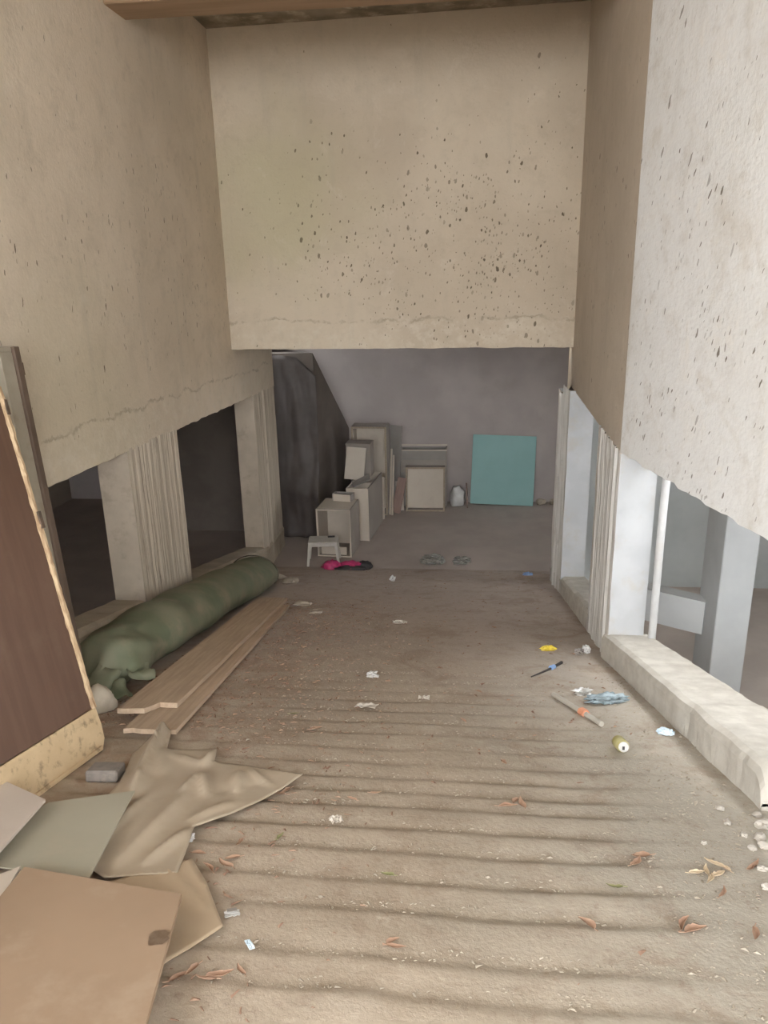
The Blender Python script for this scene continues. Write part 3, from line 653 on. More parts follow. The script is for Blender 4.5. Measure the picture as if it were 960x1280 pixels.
# ------------------------------------------------------------------ green tarpaulin roll along the left kerb
bm = bmesh.new(); pts = []; rads = []
NR_ = 64
ya, yb = 4.14, 8.5
rings = []
for k in range(NR_ + 1):
    s = k / NR_; y = ya + (yb - ya) * s
    r = 0.245 * min(1, (0.72 + 1.6 * s))
    if s > 0.9: r *= max(0.35, 1 - (s - 0.9) * 5.5)
    if s < 0.03: r *= 0.55 + 15 * s
    r *= 1 + 0.06 * math.sin(s * 31) * (s < 0.3) + 0.05 * fbm(s * 6, 1.0)
    cx = -2.355 + 0.03 * fbm(s * 3, 4.0) + (0.03 if s < 0.1 else 0)
    ring = []
    for q in range(28):
        t = 2 * math.pi * q / 28
        rr = r * (1 + 0.07 * fbm(math.cos(t) * 1.6 + 3, s * 9, math.sin(t) * 1.6, 3) + 0.55 * max(0, 0.22 - s) * math.sin(t * 6 + s * 55))
        x = cx + math.cos(t) * rr * 1.12; h = math.sin(t) * rr
        h = h * 0.86 + r * 0.80
        h = max(0.008, h)
        x = min(max(x, XL + 0.03), -2.07 + 0.35 * max(0, 0.12 - s))
        ring.append(bm.verts.new((x, y + 0.05 * math.sin(t) * (s < 0.05), -SL * y + h)))
    rings.append(ring)
for A, B in zip(rings, rings[1:]):
    for q in range(28): bm.faces.new((A[q], A[(q + 1) % 28], B[(q + 1) % 28], B[q]))
for rg, sgn in ((rings[0], -1), (rings[-1], 1)):
    c = sum((v.co for v in rg), Vector()) / 28; cv = bm.verts.new(c + Vector((0, -0.05 * sgn * -1 if sgn < 0 else 0.03, 0.0)))
    for q in range(28): bm.faces.new((rg[q], rg[(q + 1) % 28], cv))
tr = thing('tarpaulin_roll', 'long rolled green tarpaulin lying along the left kerb', 'tarpaulin')
o = bobj('roll', bm, M['tarp'], tr, smooth=True); ss = o.modifiers.new('smooth', 'SUBSURF'); ss.levels = 1; ss.render_levels = 1
# torn flaps at the near end, tie cord near the far end
for k, (x, y, s_) in enumerate(((-2.24, 4.10, 0.10), (-2.12, 4.06, 0.08), (-2.36, 4.10, 0.09), (-2.10, 4.30, 0.10))):
    bm = bmesh.new(); rows_ = []
    for i in range(6):
        row = []
        for j in range(6):
            u, v = i / 5 - 0.5, j / 5 - 0.5
            row.append(bm.verts.new((u * s_ * 1.6, v * s_ * 1.8, 0.03 * math.sin(u * 5 + k) + 0.05 * fbm(u * 3 + k, v * 3, 1.0, 2) - 0.05 * v)))
        rows_.append(row)
    for i in range(5):
        for j in range(5): bm.faces.new((rows_[i][j], rows_[i + 1][j], rows_[i + 1][j + 1], rows_[i][j + 1]))
    fl = bobj('flap', bm, M['tarp'], tr, smooth=True); sm_ = fl.modifiers.new('thickness', 'SOLIDIFY'); sm_.thickness = 0.004
    fl.location = (x, y, -SL * y + (0.12 if k != 1 else 0.055)); fl.rotation_euler = (0.6, 0.5 - 0.3 * k, 0.7 * k)
bm = bmesh.new(); tube(bm, [(-2.355 + 0.275 * math.cos(t), 8.0, -SL * 8.0 + 0.20 + 0.215 * math.sin(t)) for t in lin(-0.6, math.pi * 0.9, 24)], 0.008, 6)
bobj('tie_cord', bm, M['rope'], tr, smooth=True)
# lump helper for bags, stones, crushed things
def lump(name, size, mat, seed=0, amp=0.25, fr=1.6, sub=3, parent=None, flat=True, smooth=True):
    bm = bmesh.new(); bmesh.ops.create_icosphere(bm, subdivisions=sub, radius=1)
    for v in bm.verts:
        c = v.co.copy(); k = 1 + amp * fbm(c.x * fr + seed * 3.1, c.y * fr - seed, c.z * fr + seed * 1.7, 3)
        v.co = Vector((c.x * size[0] * k, c.y * size[1] * k, c.z * size[2] * k))
        if flat: v.co.z = max(v.co.z, -size[2] * 0.55) + size[2] * 0.55
    return bobj(name, bm, mat, parent, smooth)
def lay(o, p, rz=0.0, lift=0.0):
    fr_ = ramp_frame(p + (RN if p.y < YE else Vector((0, 0, 1))) * lift, rz); o.matrix_world = fr_; return o
o = lump('sack', (0.10, 0.10, 0.09), M['bagcloth'], 3, 0.3, 1.4); lay(o, Vector((-2.15, 3.84, gz(0, 3.84)))); tag(o, 'small cream cloth sack tucked behind the door leaf', 'sack')

# ------------------------------------------------------------------ lower room furniture
def carcass(name, label, loc, rz, wd, dp, ht, parts, tilt=0.0, th=0.018, face=None, side=None, inner=None, shelf=None, rim=None, group=None):
    """open cabinet; parts among L R T B K; opening towards -y unless 'up'"""
    t = thing(name, label, 'cabinet', loc, rz, group)
    t.rotation_euler = (tilt, 0, rz); side = side or M['sidep']; inner = inner or M['melam']
    if 'L' in parts: box('side_panel', -wd / 2, -wd / 2 + th, 0, dp, 0, ht, side, t, 0.001)
    if 'R' in parts: box('side_panel', wd / 2 - th, wd / 2, 0, dp, 0, ht, side, t, 0.001)
    if 'T' in parts: box('top_panel', -wd / 2 + th, wd / 2 - th, 0, dp, ht - th, ht, side, t, 0.001)
    if 'B' in parts: box('bottom_panel', -wd / 2 + th, wd / 2 - th, 0, dp, 0.0, th, side, t, 0.001)
    if 'K' in parts: box('back_panel', -wd / 2 + th, wd / 2 - th, dp - th, dp - 0.002, th, ht - th, inner, t)
    if 'F' in parts: box('front_panel', -wd / 2 + th, wd / 2 - th, 0.002, th, th, ht - 0.002, inner, t)
    if 'l' in parts: box('lining', -wd / 2 + th, -wd / 2 + th + 0.003, 0.004, dp - th, th, ht - th, inner, t)
    if 'r' in parts: box('lining', wd / 2 - th - 0.003, wd / 2 - th, 0.004, dp - th, th, ht - th, inner, t)
    if shelf: box('shelf', -wd / 2 + th + 0.004, wd / 2 - th - 0.004, 0.02, dp - th, shelf, shelf + th, inner, t)
    if rim is not None:
        e = 0.004
        box('edge_band', -wd / 2, -wd / 2 + th, -e, 0, 0, ht, rim, t); box('edge_band', wd / 2 - th, wd / 2, -e, 0, 0, ht, rim, t)
        if 'T' in parts: box('edge_band', -wd / 2 + th, wd / 2 - th, -e, 0, ht - th, ht, rim, t)
        if 'B' in parts: box('edge_band', -wd / 2 + th, wd / 2 - th, -e, 0, 0, th, rim, t)
    return t
# 1 nearest open cabinet with pale top
c1 = carcass('open_cabinet', 'open cream kitchen cabinet standing behind the white stool', (-1.80, 10.22, Z0), math.radians(-5), 0.50, 0.55, 0.71, 'LRTBKlr', rim=M['melam'], th=0.02)
box('top_sheet', -0.235, 0.235, 0.03, 0.53, 0.711, 0.716, M['melam'], c1)
box('plinth_board', -0.20, 0.17, 0.03, 0.045, 0.022, 0.14, M['melam'], c1)
# 2 long box with the open side up, behind it
c2 = thing('open_cabinet', 'cream cabinet lying on its back with open top, behind the stool cabinet', 'cabinet', (-1.545, 10.92, Z0), math.radians(-6))
box('side_panel', -0.17, -0.15, 0, 1.0, 0, 0.82, M['melam'], c2, 0.001); box('side_panel', 0.15, 0.17, 0, 1.0, 0, 0.82, M['sidep'], c2, 0.001)
box('end_panel', -0.15, 0.15, 0, 0.02, 0, 0.82, M['melam'], c2, 0.001); box('end_panel', -0.15, 0.15, 0.98, 1.0, 0, 0.82, M['melam'], c2, 0.001)
box('bottom_panel', -0.15, 0.15, 0.02, 0.98, 0, 0.02, M['melam'], c2); box('divider', -0.15, 0.15, 0.42, 0.44, 0.02, 0.80, M['melam'], c2)
box('edge_band', 0.15, 0.17, -0.005, 0, 0, 0.82, M['melam'], c2)
# pale end board beside it
o = box('cabinet_door', -0.05, 0.05, 0, 0.02, 0, 0.72, M['melam'], None, 0.002); o.location = (-1.30, 11.98, Z0); o.rotation_euler = (-0.03, 0, -0.15)
tag(o, 'narrow cream cabinet door standing beside the lying cabinet', 'cabinet door')
# 3 tall wardrobe at the back
c4 = carcass('tall_cabinet', 'tall open cream cabinet with brown edges against the back wall', (-1.505, 12.2, Z0), math.radians(-3), 0.58, 0.34, 1.50, 'LRTBKlr', rim=M['chip'], shelf=0.62, th=0.03)
o = box('grey_upright_board', -0.11, 0.11, 0, 0.02, 0, 1.42, M['greyp'], None, 0.002); o.location = (-1.16, 12.62, Z0); o.rotation_euler = (-0.09, 0, -0.5)
tag(o, 'tall grey-brown panel leaning beside the tall cabinet', 'panel')
for k, (x, h) in enumerate(((-1.185, 1.12), (-1.145, 1.02))):
    o = box('cream_strip', -0.014, 0.014, 0, 0.012, 0, h, M['melam'], None, 0.001); o.location = (x, 12.22 - 0.03 * k, Z0); o.rotation_euler = (-0.06, 0.02, -0.3)
    tag(o, ('taller', 'shorter')[k] + ' narrow cream strip propped upright beside the tall cabinet', 'strip', 'cream strips by the tall cabinet')
# things heaped on the lying cabinet
d1 = thing('drawer_box', 'grey drawer box resting on the lying cabinet', 'drawer', (-1.74, 10.98, Z0 + 0.72), math.radians(-12))
for nm, a_ in (('side', (-0.17, -0.155, 0, 0.36, 0.0, 0.14)), ('side', (0.155, 0.17, 0, 0.36, 0.0, 0.14)), ('front', (-0.155, 0.155, 0, 0.015, 0.0, 0.14)), ('back', (-0.155, 0.155, 0.345, 0.36, 0, 0.14)), ('cover', (-0.155, 0.155, 0.016, 0.344, 0.10, 0.112))):
    box(nm, *a_, M['melam'] if nm == 'front' else M['greyp'], d1)
d1.location = (-1.80, 10.90, Z0 + 0.7165); d1.location.y = 10.60; d1.location.z = Z0 + 0.7165; d1.location.x = -1.73
d1.scale = (0.85, 0.42, 0.75)
o = box('white_board', -0.155, 0.155, 0, 0.016, 0, 0.50, M['melam'], None, 0.002); o.location = (-1.66, 11.42, Z0 + 0.825); o.rotation_euler = (-0.30, 0.05, -0.10)
tag(o, 'small white panel propped on the lying cabinet against a brown box that stands in for shadow', 'panel')
o = thing('shade_box', 'dark brown box standing in for shadow behind the white panel', 'box', (-1.60, 11.62, Z0 + 0.82), -0.05)  # dark box put in place of shadow on the cabinets
for nm, a_ in (('body', (-0.20, 0.19, 0, 0.28, 0.0, 0.50)), ('lid', (-0.205, 0.195, -0.005, 0.285, 0.50, 0.53))): box(nm, *a_, M['sidep'], o, 0.004)
o = box('grey_board', -0.14, 0.14, -0.1, 0.1, 0, 0.018, M['greyp'], None, 0.002); o.location = (-1.49, 11.05, Z0 + 0.90); o.rotation_euler = (0.1, -0.45, 0.2)
tag(o, 'grey board lying slanted across the open lying cabinet', 'board')
# boards leaning in the gap
for k, (x, y, w_, h_, mt, rr, lb) in enumerate(((-1.09, 12.26, 0.15, 0.60, 'redbrown', -0.16, 'red-brown board leaning between the cabinets'), (-1.03, 12.40, 0.14, 0.50, 'melam', 0.06, 'white board leaning behind the shallow cream cabinet'))):
    o = box('leaning_board', -w_ / 2, w_ / 2, 0, 0.016, 0, h_, M[mt], None, 0.002); o.location = (x, y, Z0 + 0.02); o.rotation_euler = (-0.28, -rr, -0.1); tag(o, lb, 'board')
# shallow cabinet facing the ramp, deep box behind it
c5 = carcass('shallow_cabinet', 'shallow cream wall cabinet with its open side facing the ramp', (-0.60, 12.42, Z0 + 0.0), math.radians(1), 0.66, 0.17, 0.76, 'LRTBKlr', rim=M['chip'], tilt=-0.05, th=0.028)
c6 = carcass('base_cabinet', 'grey base cabinet with white top rim behind the shallow cabinet', (-0.645, 12.70, Z0), 0, 0.80, 0.33, 1.0, 'LRBKF', inner=M['greyp'], th=0.02)
box('top_rail', -0.40, 0.40, -0.004, 0.02, 0.985, 1.005, M['melam'], c6); box('top_rail', -0.40, 0.40, 0.31, 0.33, 1.0, 1.03, M['melam'], c6); box('shade_band', -0.39, 0.39, -0.006, 0.0, 0.62, 0.83, M['sidep'], c6)  # the band on the front stands for shadow falling there
# bag and teal board
o = lump('plastic_bag', (0.125, 0.12, 0.22), M['white'], 5, 0.35, 1.7); lay(o, Vector((-0.07, 12.80, Z0))); tag(o, 'small white plastic bag against the back wall', 'bag')
bm = bmesh.new(); tube(bm, [(0.11, 12.60, Z0 + 0.012), (0.10, 12.75, Z0 + 0.2), (0.09, 12.93, Z0 + 0.36)], 0.012, 6); o = bobj('stick', bm, M['redbrown']); tag(o, 'dark stick leaning on the wall beside the white bag', 'stick')
o = box('teal_board', -0.535, 0.535, 0, 0.018, 0, 1.19, M['teal'], None, 0.002); o.location = (0.69, 12.78, Z0 + 0.018); o.rotation_euler = (-0.185, 0.03, -0.03)
tag(o, 'square teal painted board leaning on the back wall', 'board')
# white stool in front of the nearest cabinet
sx, sy = -1.90, 9.86
stl = thing('plastic_stool', 'white plastic stool standing in front of the open cabinet', 'stool', (sx, sy, Z0), math.radians(6))
box('seat', -0.205, 0.205, -0.02, 0.27, 0.325, 0.352, M['stoolp'], stl, 0.01); box('apron', -0.195, 0.195, -0.012, 0.0, 0.285, 0.33, M['stoolp'], stl, 0.003)
for (x0_, y0_) in ((-1, 0), (1, 0), (-1, 1), (1, 1)):
    bm = bmesh.new(); tp = Vector((x0_ * 0.18, 0.02 + 0.22 * y0_, 0.33)); ft = Vector((x0_ * 0.215, -0.02 + 0.30 * y0_, 0.006))
    a_ = [bm.verts.new(tp + Vector((dx_ * 0.022, dy_ * 0.022, 0))) for dx_, dy_ in ((-1, -1), (1, -1), (1, 1), (-1, 1))]
    b_ = [bm.verts.new(ft + Vector((dx_ * 0.016, dy_ * 0.016, 0))) for dx_, dy_ in ((-1, -1), (1, -1), (1, 1), (-1, 1))]
    bm.faces.new(a_); bm.faces.new(b_[::-1])
    for i in range(4): bm.faces.new((a_[i], b_[i], b_[(i + 1) % 4], a_[(i + 1) % 4]))
    bobj('leg', bm, M['stoolp'], stl)
o = box('black_tool', -0.05, 0.05, -0.012, 0.012, 0, 0.02, M['black'], None, 0.004); o.location = (sx + 0.09, sy + 0.2, Z0 + 0.353); o.rotation_euler = (0, 0, 0.2)
tag(o, 'small black tool lying on the white stool', 'tool')
# magenta bundle
pk = thing('satin_bundle', 'crumpled magenta and black bundle on the floor before the stool', 'bundle', (-1.55, 9.66, gz(0, 9.66)))
for k, (x, s3, mt, nm) in enumerate(((-0.20, (0.13, 0.09, 0.075), 'pink', 'magenta_cloth'), (0.06, (0.17, 0.09, 0.07), 'pink', 'magenta_cloth'), (0.26, (0.10, 0.08, 0.06), 'black', 'black_lining'), (0.08, (0.20, 0.05, 0.045), 'black', 'black_lining'))):
    o = lump(nm, s3, M[mt], 11 + k, 0.5, 2.6, parent=pk); o.location = (x, -0.06 if k == 3 else 0.02 * k, 0.004)
# black sheeting draped over goods in the corner
bm = bmesh.new(); NXs, NZs = 60, 40; rows_ = []
for j in range(NZs + 1):
    s = j / NZs; row = []
    for i in range(NXs + 1):
        u = i / NXs; x = -3.25 + 1.12 * u
        top = 0.26 + 0.12 * math.sin(u * math.pi) - 0.35 * max(0, u - 0.75) * 2
        z = Z0 + 0.012 + (top - Z0) * s
        fold = 0.03 * math.sin(u * 17 + 5 * fbm(u * 2, s * 2, 0, 2)) * (1 - 0.5 * s) + 0.05 * fbm(u * 5, s * 4, 3.0, 3)
        bulge = 0.24 * math.exp(-((s - 0.28) / 0.10) ** 2) * (0.4 + 0.6 * u) + 0.20 * max(0.0, 1 - s / 0.22) ** 0.5 * 0.5
        yy = 11.16 + fold * 0.55 - bulge - 0.05 * (1 - s)
        yy += 0.12 * max(0, s - 0.9) * 8 * 0.1
        row.append(bm.verts.new((x, min(yy, 11.3), z)))
    rows_.append(row)
for j in range(NZs):
    for i in range(NXs): bm.faces.new((rows_[j][i], rows_[j][i + 1], rows_[j + 1][i + 1], rows_[j + 1][i]))
o = bobj('black_sheeting', bm, M['darktarp'], smooth=True); md = o.modifiers.new('thickness', 'SOLIDIFY'); md.thickness = 0.006
tag(o, 'dark plastic sheeting hung over stored goods by the stair wall', 'sheeting')

# ------------------------------------------------------------------ pipe in the right opening
bm = bmesh.new(); tube(bm, [(1.405, 5.27, -1.24), (1.404, 5.27, -0.9), (1.402, 5.27, -0.3), (1.404, 5.27, 0.06), (1.41, 5.27, 0.2), (1.415, 5.27, 0.26)], 0.028, 12)
o = bobj('drain_pipe', bm, M['pipe'], smooth=True); tag(o, 'white drain pipe standing beside the right column', 'pipe')
bm = bmesh.new(); tube(bm, [(1.30, 6.62, -0.95), (1.285, 6.60, -0.72)], 0.014, 8); o = bobj('orange_rod', bm, M['orange']); 
o.location = (0.0, 0.0, 0.0); tag(o, 'short orange rod in the far right opening', 'rod')
# pipe stub in the kerb end
bm = bmesh.new(); tube(bm, [(1.42, 2.86, gz(0, 2.86) + 0.075), (1.42, 2.94, gz(0, 2.94) + 0.075)], 0.05, 16); o = bobj('pipe_stub', bm, M['pipe'], smooth=False); tag(o, 'round pipe stub sticking out of the kerb end', 'pipe')

# ------------------------------------------------------------------ litter on the ramp
# drinks can
can = thing('drink_can', 'dented olive and silver drinks can lying on the ramp', 'can')
def lathe(bm, prof, n=20):
    rg = [[bm.verts.new((r * math.cos(2 * math.pi * k / n), r * math.sin(2 * math.pi * k / n), z)) for k in range(n)] for r, z in prof]
    for A, B in zip(rg, rg[1:]):
        for k in range(n): bm.faces.new((A[k], A[(k + 1) % n], B[(k + 1) % n], B[k]))
    return rg
bm = bmesh.new(); rg = lathe(bm, [(0.026, 0.0), (0.033, 0.012), (0.033, 0.10), (0.026, 0.115)])
for v in bm.verts:
    if 0.02 < v.co.z < 0.1 and v.co.y > 0.02: v.co.y -= 0.012
bm.faces.new(rg[0][::-1]); bobj('body', bm, M['olive'], can, True)
bm = bmesh.new(); rg = lathe(bm, [(0.0262, 0.113), (0.0262, 0.119), (0.024, 0.119), (0.023, 0.114)]); bm.faces.new(rg[-1]); bobj('lid', bm, M['alu'], can)
box('mouth', -0.006, 0.006, -0.016, 0.002, 0.1145, 0.1155, M['black'], can)
p = on_ramp(772, 934); fr_ = ramp_frame(p + RN * 0.034, math.radians(-15)); can.matrix_world = fr_ @ Matrix.Rotation(math.radians(84), 4, 'X') @ Matrix.Rotation(math.radians(18), 4, 'Y')
def crushed(name, px, py, size, mat, label, cat, seed, rz=0.0, amp=0.55, fr=2.4, group=None, sub=3):
    o = lump(name, size, M[mat], seed, amp, fr, sub, smooth=False); lay(o, on_floor(px, py), rz); return tag(o, label, cat, group)
crushed('crushed_packet', 832, 918, (0.042, 0.03, 0.022), 'paleblue', 'crushed pale blue packet lying beside the kerb', 'packet', 21, -0.5)
crushed('yellow_wrapper', 685, 813, (0.055, 0.033, 0.024), 'yellow', 'bright yellow wrapper lying on the ramp', 'wrapper', 22)
crushed('white_lump', 465, 846, (0.042, 0.035, 0.024), 'white', 'white plastic lump lying mid-ramp above the folded paper', 'litter', 23)
crushed('white_cup', 733, 816, (0.03, 0.03, 0.04), 'white', 'small white cup at the foot of the right column', 'cup', 24)
crushed('brown_lump', 724, 818, (0.035, 0.03, 0.03), 'brick', 'dark brown clod beside the white cup', 'clod', 25)
crushed('white_tissue', 232, 1050, (0.035, 0.025, 0.018), 'white', 'white crumpled tissue beside the buff lino sheet', 'tissue', 26)
crushed('white_cup', 491, 726, (0.035, 0.035, 0.04), 'white', 'small white cup on the floor near the magenta bundle', 'cup', 27)
crushed('clear_wrapper', 500, 779, (0.07, 0.04, 0.02), 'paper', 'pale crumpled wrapper on the lower part of the ramp', 'wrapper', 28)
crushed('blue_wrapper', 660, 719, (0.06, 0.04, 0.025), 'blue', 'small blue wrapper near the far right column', 'wrapper', 29)
crushed('plastic_bag', 541, 702, (0.16, 0.13, 0.06), 'film', 'crumpled clear plastic bag on the lower floor', 'bag', 30, 0.1, 0.45, 2.0, None, 4)
crushed('plastic_bag', 577, 703, (0.12, 0.10, 0.045), 'film', 'flattened clear plastic film beside the crumpled bag', 'bag', 31, 0.3, 0.45, 2.0, None, 4)
crushed('plastic_bag', 757, 878, (0.13, 0.055, 0.035), 'bluefilm', 'bluish clear plastic bag crumpled against the kerb', 'bag', 32, 0.25, 0.6, 2.2, None, 4)
crushed('foil_wrapper', 728, 868, (0.05, 0.04, 0.025), 'alu', 'silver foil wrapper beside the bluish bag', 'wrapper', 33, 0.2, 0.8, 3)
# conduit with orange clip
A, B = on_ramp(692, 868, 0.017), on_ramp(752, 905, 0.017)
tb = thing('conduit_tube', 'grey conduit tube lying on the ramp beside the bluish bag', 'tube', tuple(A))
bm = bmesh.new(); tube(bm, [Vector(), B - A], 0.016, 10); bobj('tube', bm, M['tubegrey'], tb)
bm = bmesh.new(); q0 = (B - A) * 0.60; q1 = (B - A) * 0.70; tube(bm, [q0, q1], 0.027, 6); bobj('orange_clip', bm, M['orange'], tb)
# dark cable with blue cap
A, B, C_ = on_ramp(664, 846, 0.008), on_ramp(690, 835, 0.008), on_ramp(702, 828, 0.008)
cb = thing('black_rod', 'thin black rod with a blue cap lying on the ramp', 'rod', tuple(A))
bm = bmesh.new(); tube(bm, [Vector(), B - A, C_ - A], [0.004, 0.009, 0.012], 8); bobj('rod', bm, M['black'], cb)
bm = bmesh.new(); tube(bm, [(B - A) * 0.93 + RN * 0.004, (B - A) * 1.10 + RN * 0.004], 0.018, 10); bobj('cap', bm, M['blue'], cb)
# flat papers
def paper(px, py, w_, h_, rz, mat, label, seed, bend=0.012, name='paper_scrap', group=None):
    bm = bmesh.new(); rows_ = []; n_ = 6
    for i in range(n_ + 1):
        rows_.append([bm.verts.new(((i / n_ - .5) * w_ * (1 + 0.12 * fbm(j * .9, seed, 0, 2)), (j / n_ - .5) * h_ * (1 + 0.15 * fbm(i * .9, seed + 4, 0, 2)), 0.006 + bend * abs(fbm(i * .45 + seed, j * .5, 0, 2)) * 2)) for j in range(n_ + 1)])
    for i in range(n_):
        for j in range(n_): bm.faces.new((rows_[i][j], rows_[i + 1][j], rows_[i + 1][j + 1], rows_[i][j + 1]))
    o = bobj(name, bm, M[mat]); lay(o, on_floor(px, py), rz); md = o.modifiers.new('t', 'SOLIDIFY'); md.thickness = 0.0015
    return tag(o, label, 'paper', group)
paper(458, 884, 0.13, 0.075, -0.15, 'paper', 'folded off-white paper lying on the upper grooves', 41)
paper(530, 874, 0.07, 0.05, 0, 'paper', 'small off-white paper flake right of the folded paper', 43)
paper(420, 1027, 0.05, 0.055, 0.5, 'paper', 'small crumpled paper wrapper on a ramp groove', 42, 0.012)
o = paper(290, 1144, 0.035, 0.05, -1.2, 'white', 'small white printed card near the tan lino corner', 44, 0.004)
bx_ = box('printed_patch', -0.009, 0.009, -0.016, 0.016, 0.018, 0.0195, M['greyp'], o)
paper(312, 1183, 0.018, 0.05, 0.6, 'paleblue', 'thin pale strip of film on the ramp', 46, 0.004)
# dry leaves
def leaf(px, py, L_, rz, mat, label, seed, group, curl=0.6):
    bm = bmesh.new(); n_ = 9; rows_ = []; rnd = random.Random(seed)
    wf = rnd.uniform(0.13, 0.24); roll = rnd.uniform(0.7, 2.0) * curl / 0.6; bendy = rnd.uniform(-0.5, 0.5); arch = rnd.uniform(0.15, 0.6)
    for i in range(n_ + 1):
        s = i / n_; wd = L_ * wf * abs(math.sin(math.pi * min(0.97, 0.05 + 0.95 * s) ** 0.75)) * (1 + 0.35 * fbm(s * 6, seed * 7, 0, 2)) + 0.0015
        row = []
        for t in (-1, -.5, 0, .5, 1):
            ph = t * roll; rr = wd / max(0.5, roll)
            row.append(bm.verts.new(((s - .5) * L_, math.sin(ph) * rr * 1.1 + bendy * L_ * (s - .5) ** 2, 0.005 + (1 - math.cos(ph)) * rr * (0.8 + 0.4 * rnd.random()) + arch * L_ * (s - 0.45) ** 2 * (1 if s > .45 else .4))))
        rows_.append(row)
    for i in range(n_):
        for j in range(4): bm.faces.new((rows_[i][j], rows_[i + 1][j], rows_[i + 1][j + 1], rows_[i][j + 1]))
    tip = rows_[0][2].co.copy()
    lf = thing('dry_leaf', label, 'leaf', group=group)
    lf.matrix_world = ramp_frame(on_floor(px, py), rz)
    bobj('blade', bm, M[mat], lf, True)
    bm = bmesh.new(); tube(bm, [tip, tip + Vector((-0.25 * L_, 0.05 * L_, 0.002))], 0.0016, 5); bobj('stalk', bm, M[mat], lf)
    return lf
rl = random.Random(12)
LB = 'single curled brown dry leaf lying out on the open grooves'
for (px, py, L_) in ((345, 993, .09), (358, 990, .07), (635, 1009, .08), (652, 1006, .09), (643, 1003, .07), (800, 1072, .08), (797, 1080, .07), (853, 1156, .08), (868, 1164, .08), (395, 912, .07), (580, 902, .06), (600, 866, .07), (275, 1222, .08), (258, 1226, .06),
                     (495, 1186, .06), (490, 1178, .05), (945, 1082, .06), (938, 1088, .05), (945, 1170, .08), (905, 1118, .07), (280, 1082, .08), (290, 1074, .06), (262, 1086, .07), (300, 1055, .06), (250, 1068, .06), (735, 1155, .07), (240, 1215, .06), (225, 1222, .07), (300, 1215, .05), (630, 955, .06), (470, 993, .05), (440, 1000, .05)):
    if px < 310 and py > 1040: lb, gp = 'curled brown dry leaf beside the tan lino sheet', 'brown leaves by the lino'
    elif px > 780: lb, gp = 'curled brown dry leaf on the ramp near the end of the right kerb', 'brown leaves by the kerb end'
    elif px < 400: lb, gp = 'curled brown dry leaf at the tip of the buff lino sheet', 'brown leaves by the lino tip'
    elif 625 < px < 660 and py > 990: lb, gp = 'curled brown dry leaf in the loose clump on the open grooves', 'brown leaf clump'
    else: lb, gp = LB, 'brown leaves on the open ramp'
    leaf(px, py, L_, rl.uniform(0, 6.28), 'leaf', lb, rl.random() * 9, gp)
for (px, py, L_) in ((882, 1090, .07), (893, 1082, .08), (900, 1095, .07), (890, 1100, .06), (872, 1093, .06), (905, 1086, .06)):
    leaf(px, py, L_, rl.uniform(0, 6.28), 'leaf_pale', 'pale dry leaf in the small heap near the kerb end', rl.random() * 9, 'pale leaves by the kerb')
for (px, py, L_) in ((369, 893, .06), (350, 1047, .05), (484, 1095, .05), (768, 1110, .06)):
    leaf(px, py, L_, rl.uniform(0, 6.28), 'moss', 'faded green leaf lying on the ramp', rl.random() * 9, 'green leaves on the ramp', 0.3)
# stones and plaster crumbs
SB = 'broken concrete lump at the foot of the far left column'
for k, (px, py, s3) in enumerate(((348, 724, (0.10, 0.08, 0.05)), (362, 729, (0.12, 0.09, 0.045)), (335, 718, (0.08, 0.07, 0.05)), (378, 757, (0.10, 0.07, 0.03)), (395, 766, (0.09, 0.07, 0.025)))):
    o = lump('rubble_stone', s3, M['stone'], 50 + k, 0.5, 1.8, 2, smooth=False); lay(o, on_floor(px, py), k * 1.1); tag(o, SB, 'rubble', 'rubble by the left column')
for k, (px, py, s_) in enumerate(((955, 1035, .035), (950, 1050, .03), (940, 1062, .02), (958, 1060, .03), (947, 1020, .02), (910, 1030, .02), (900, 1012, .02), (880, 1055, .015), (930, 1045, .018), (953, 1088, .02), (957, 1110, .02))):
    o = lump('plaster_lump', (s_, s_ * .8, s_ * .6), M['palestone'], 60 + k, 0.5, 1.8, 2, smooth=False); lay(o, on_floor(px, py), k); tag(o, 'pale plaster crumb by the end of the right kerb', 'rubble', 'plaster crumbs by the kerb end')
for k, (px, py) in enumerate(((676, 627), (684, 629), (690, 628))):
    o = lump('rubble_stone', (0.09, 0.06, 0.06), M['stone'], 80 + k, 0.5, 1.8, 2, smooth=False); lay(o, Vector((1.37 + 0.21 * k, 12.9, Z0)), k); tag(o, 'broken lump at the back wall beside the teal board', 'rubble', 'rubble by the teal board')
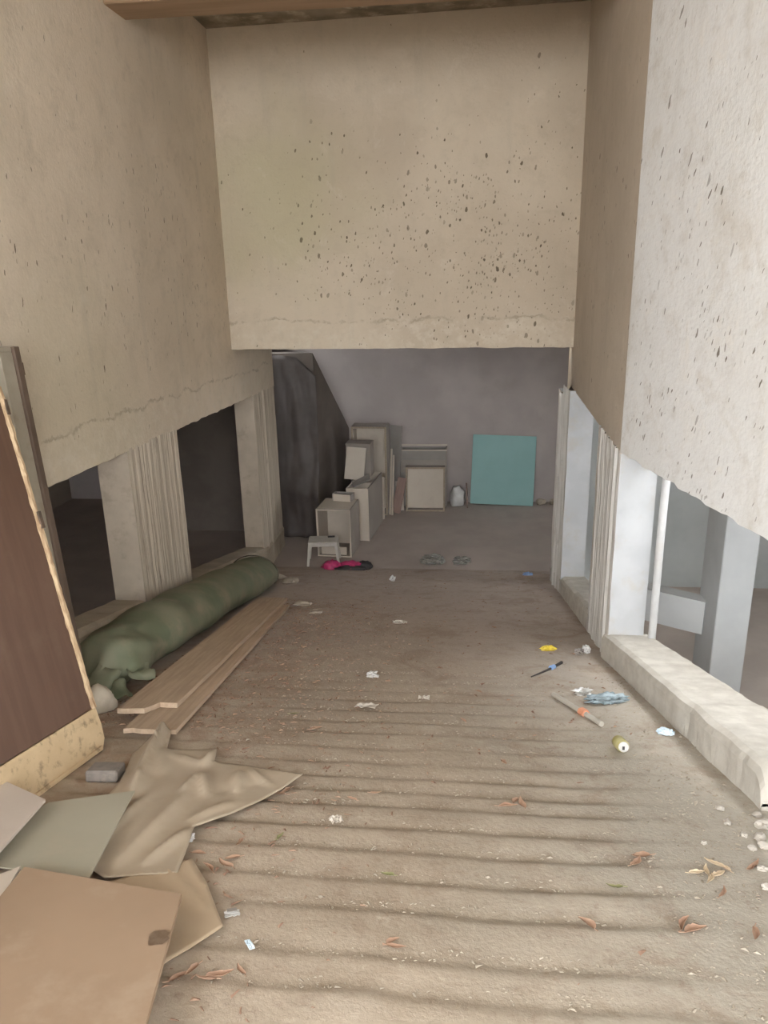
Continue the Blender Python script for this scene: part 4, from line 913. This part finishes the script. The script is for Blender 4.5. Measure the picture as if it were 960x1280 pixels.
# uncountable crumbs and bark shreds
def scatter(name, n_, fn, mat, label, smin, smax, long=1.0, seed=1):
    rnd = random.Random(seed); V, Fc = [], []
    c = 0
    while c < n_:
        x, y = fn(rnd)
        if x is None: continue
        g = groove(x, y) if y < 5 else 0
        s = rnd.uniform(smin, smax) * (0.6 + 0.8 * rnd.random() ** 3); a = rnd.uniform(0, 6.28); l_ = s * (1 + (long - 1) * rnd.random())
        ca, sa = math.cos(a), math.sin(a); z = gz(x, y) - 0.011 * g + 0.003
        b = len(V)
        for (u, v, h) in ((-l_, -s * .4, 0), (l_, -s * .3, 0.2 * s), (l_ * .8, s * .4, 0), (-l_ * .7, s * .5, 0.3 * s), (rnd.uniform(-.3, .3) * l_, 0, s * rnd.uniform(.4, .8))):
            X_, Y_ = x + ca * u - sa * v, y + sa * u + ca * v
            V.append((X_, Y_, z - (SL * (Y_ - y) if y < YE else 0) + h))
        Fc += [(b, b + 1, b + 4), (b + 1, b + 2, b + 4), (b + 2, b + 3, b + 4), (b + 3, b, b + 4), (b + 3, b + 2, b + 1, b)]
        c += 1
    o = mesh(name, V, Fc, mat); o['label'] = label; o['category'] = 'debris'; o['kind'] = 'stuff'; return o
def f_left(r):
    y = 1.4 + 6.0 * r.random() ** 1.3; x = -2.2 + abs(r.gauss(0, 0.75))
    if y < 3.6 and x < -1.25 + (3.3 - y) * 0.35: return None, None
    if y < 3.0 and r.random() < 0.75: x = -0.72 + r.gauss(0, 0.2)
    return (x, y) if -2.1 < x < 1.0 else (None, None)
def f_groove(r):
    y = r.choice([g for g in GR if 1.2 < g < 4.8]) + r.uniform(-0.01, 0.05); x = r.uniform(-1.2, 1.2)
    return (x, y) if y > 3.4 or x > -0.75 else (None, None)
def f_right(r):
    y = r.uniform(1.6, 5.2); x = 1.25 - abs(r.gauss(0, 0.3)); return x, y
def f_all(r):
    return r.uniform(-1.9, 1.0), r.uniform(3.4, 9.7)
scatter('bark_shreds', 3200, f_left, M['shred'], 'red-brown bark shreds and crumbs strewn over the left of the ramp', 0.005, 0.012, 2.4, 1)
scatter('groove_grit', 3500, f_groove, M['grit'], 'pale grit and crumbs caught in the ramp grooves', 0.003, 0.008, 1.4, 2)
scatter('kerb_grit', 1400, f_right, M['grit'], 'pale grit scattered beside the right kerb', 0.003, 0.009, 1.4, 3)
scatter('floor_crumbs', 700, f_all, M['shred'], 'small dark crumbs strewn down the ramp', 0.006, 0.014, 1.6, 4)
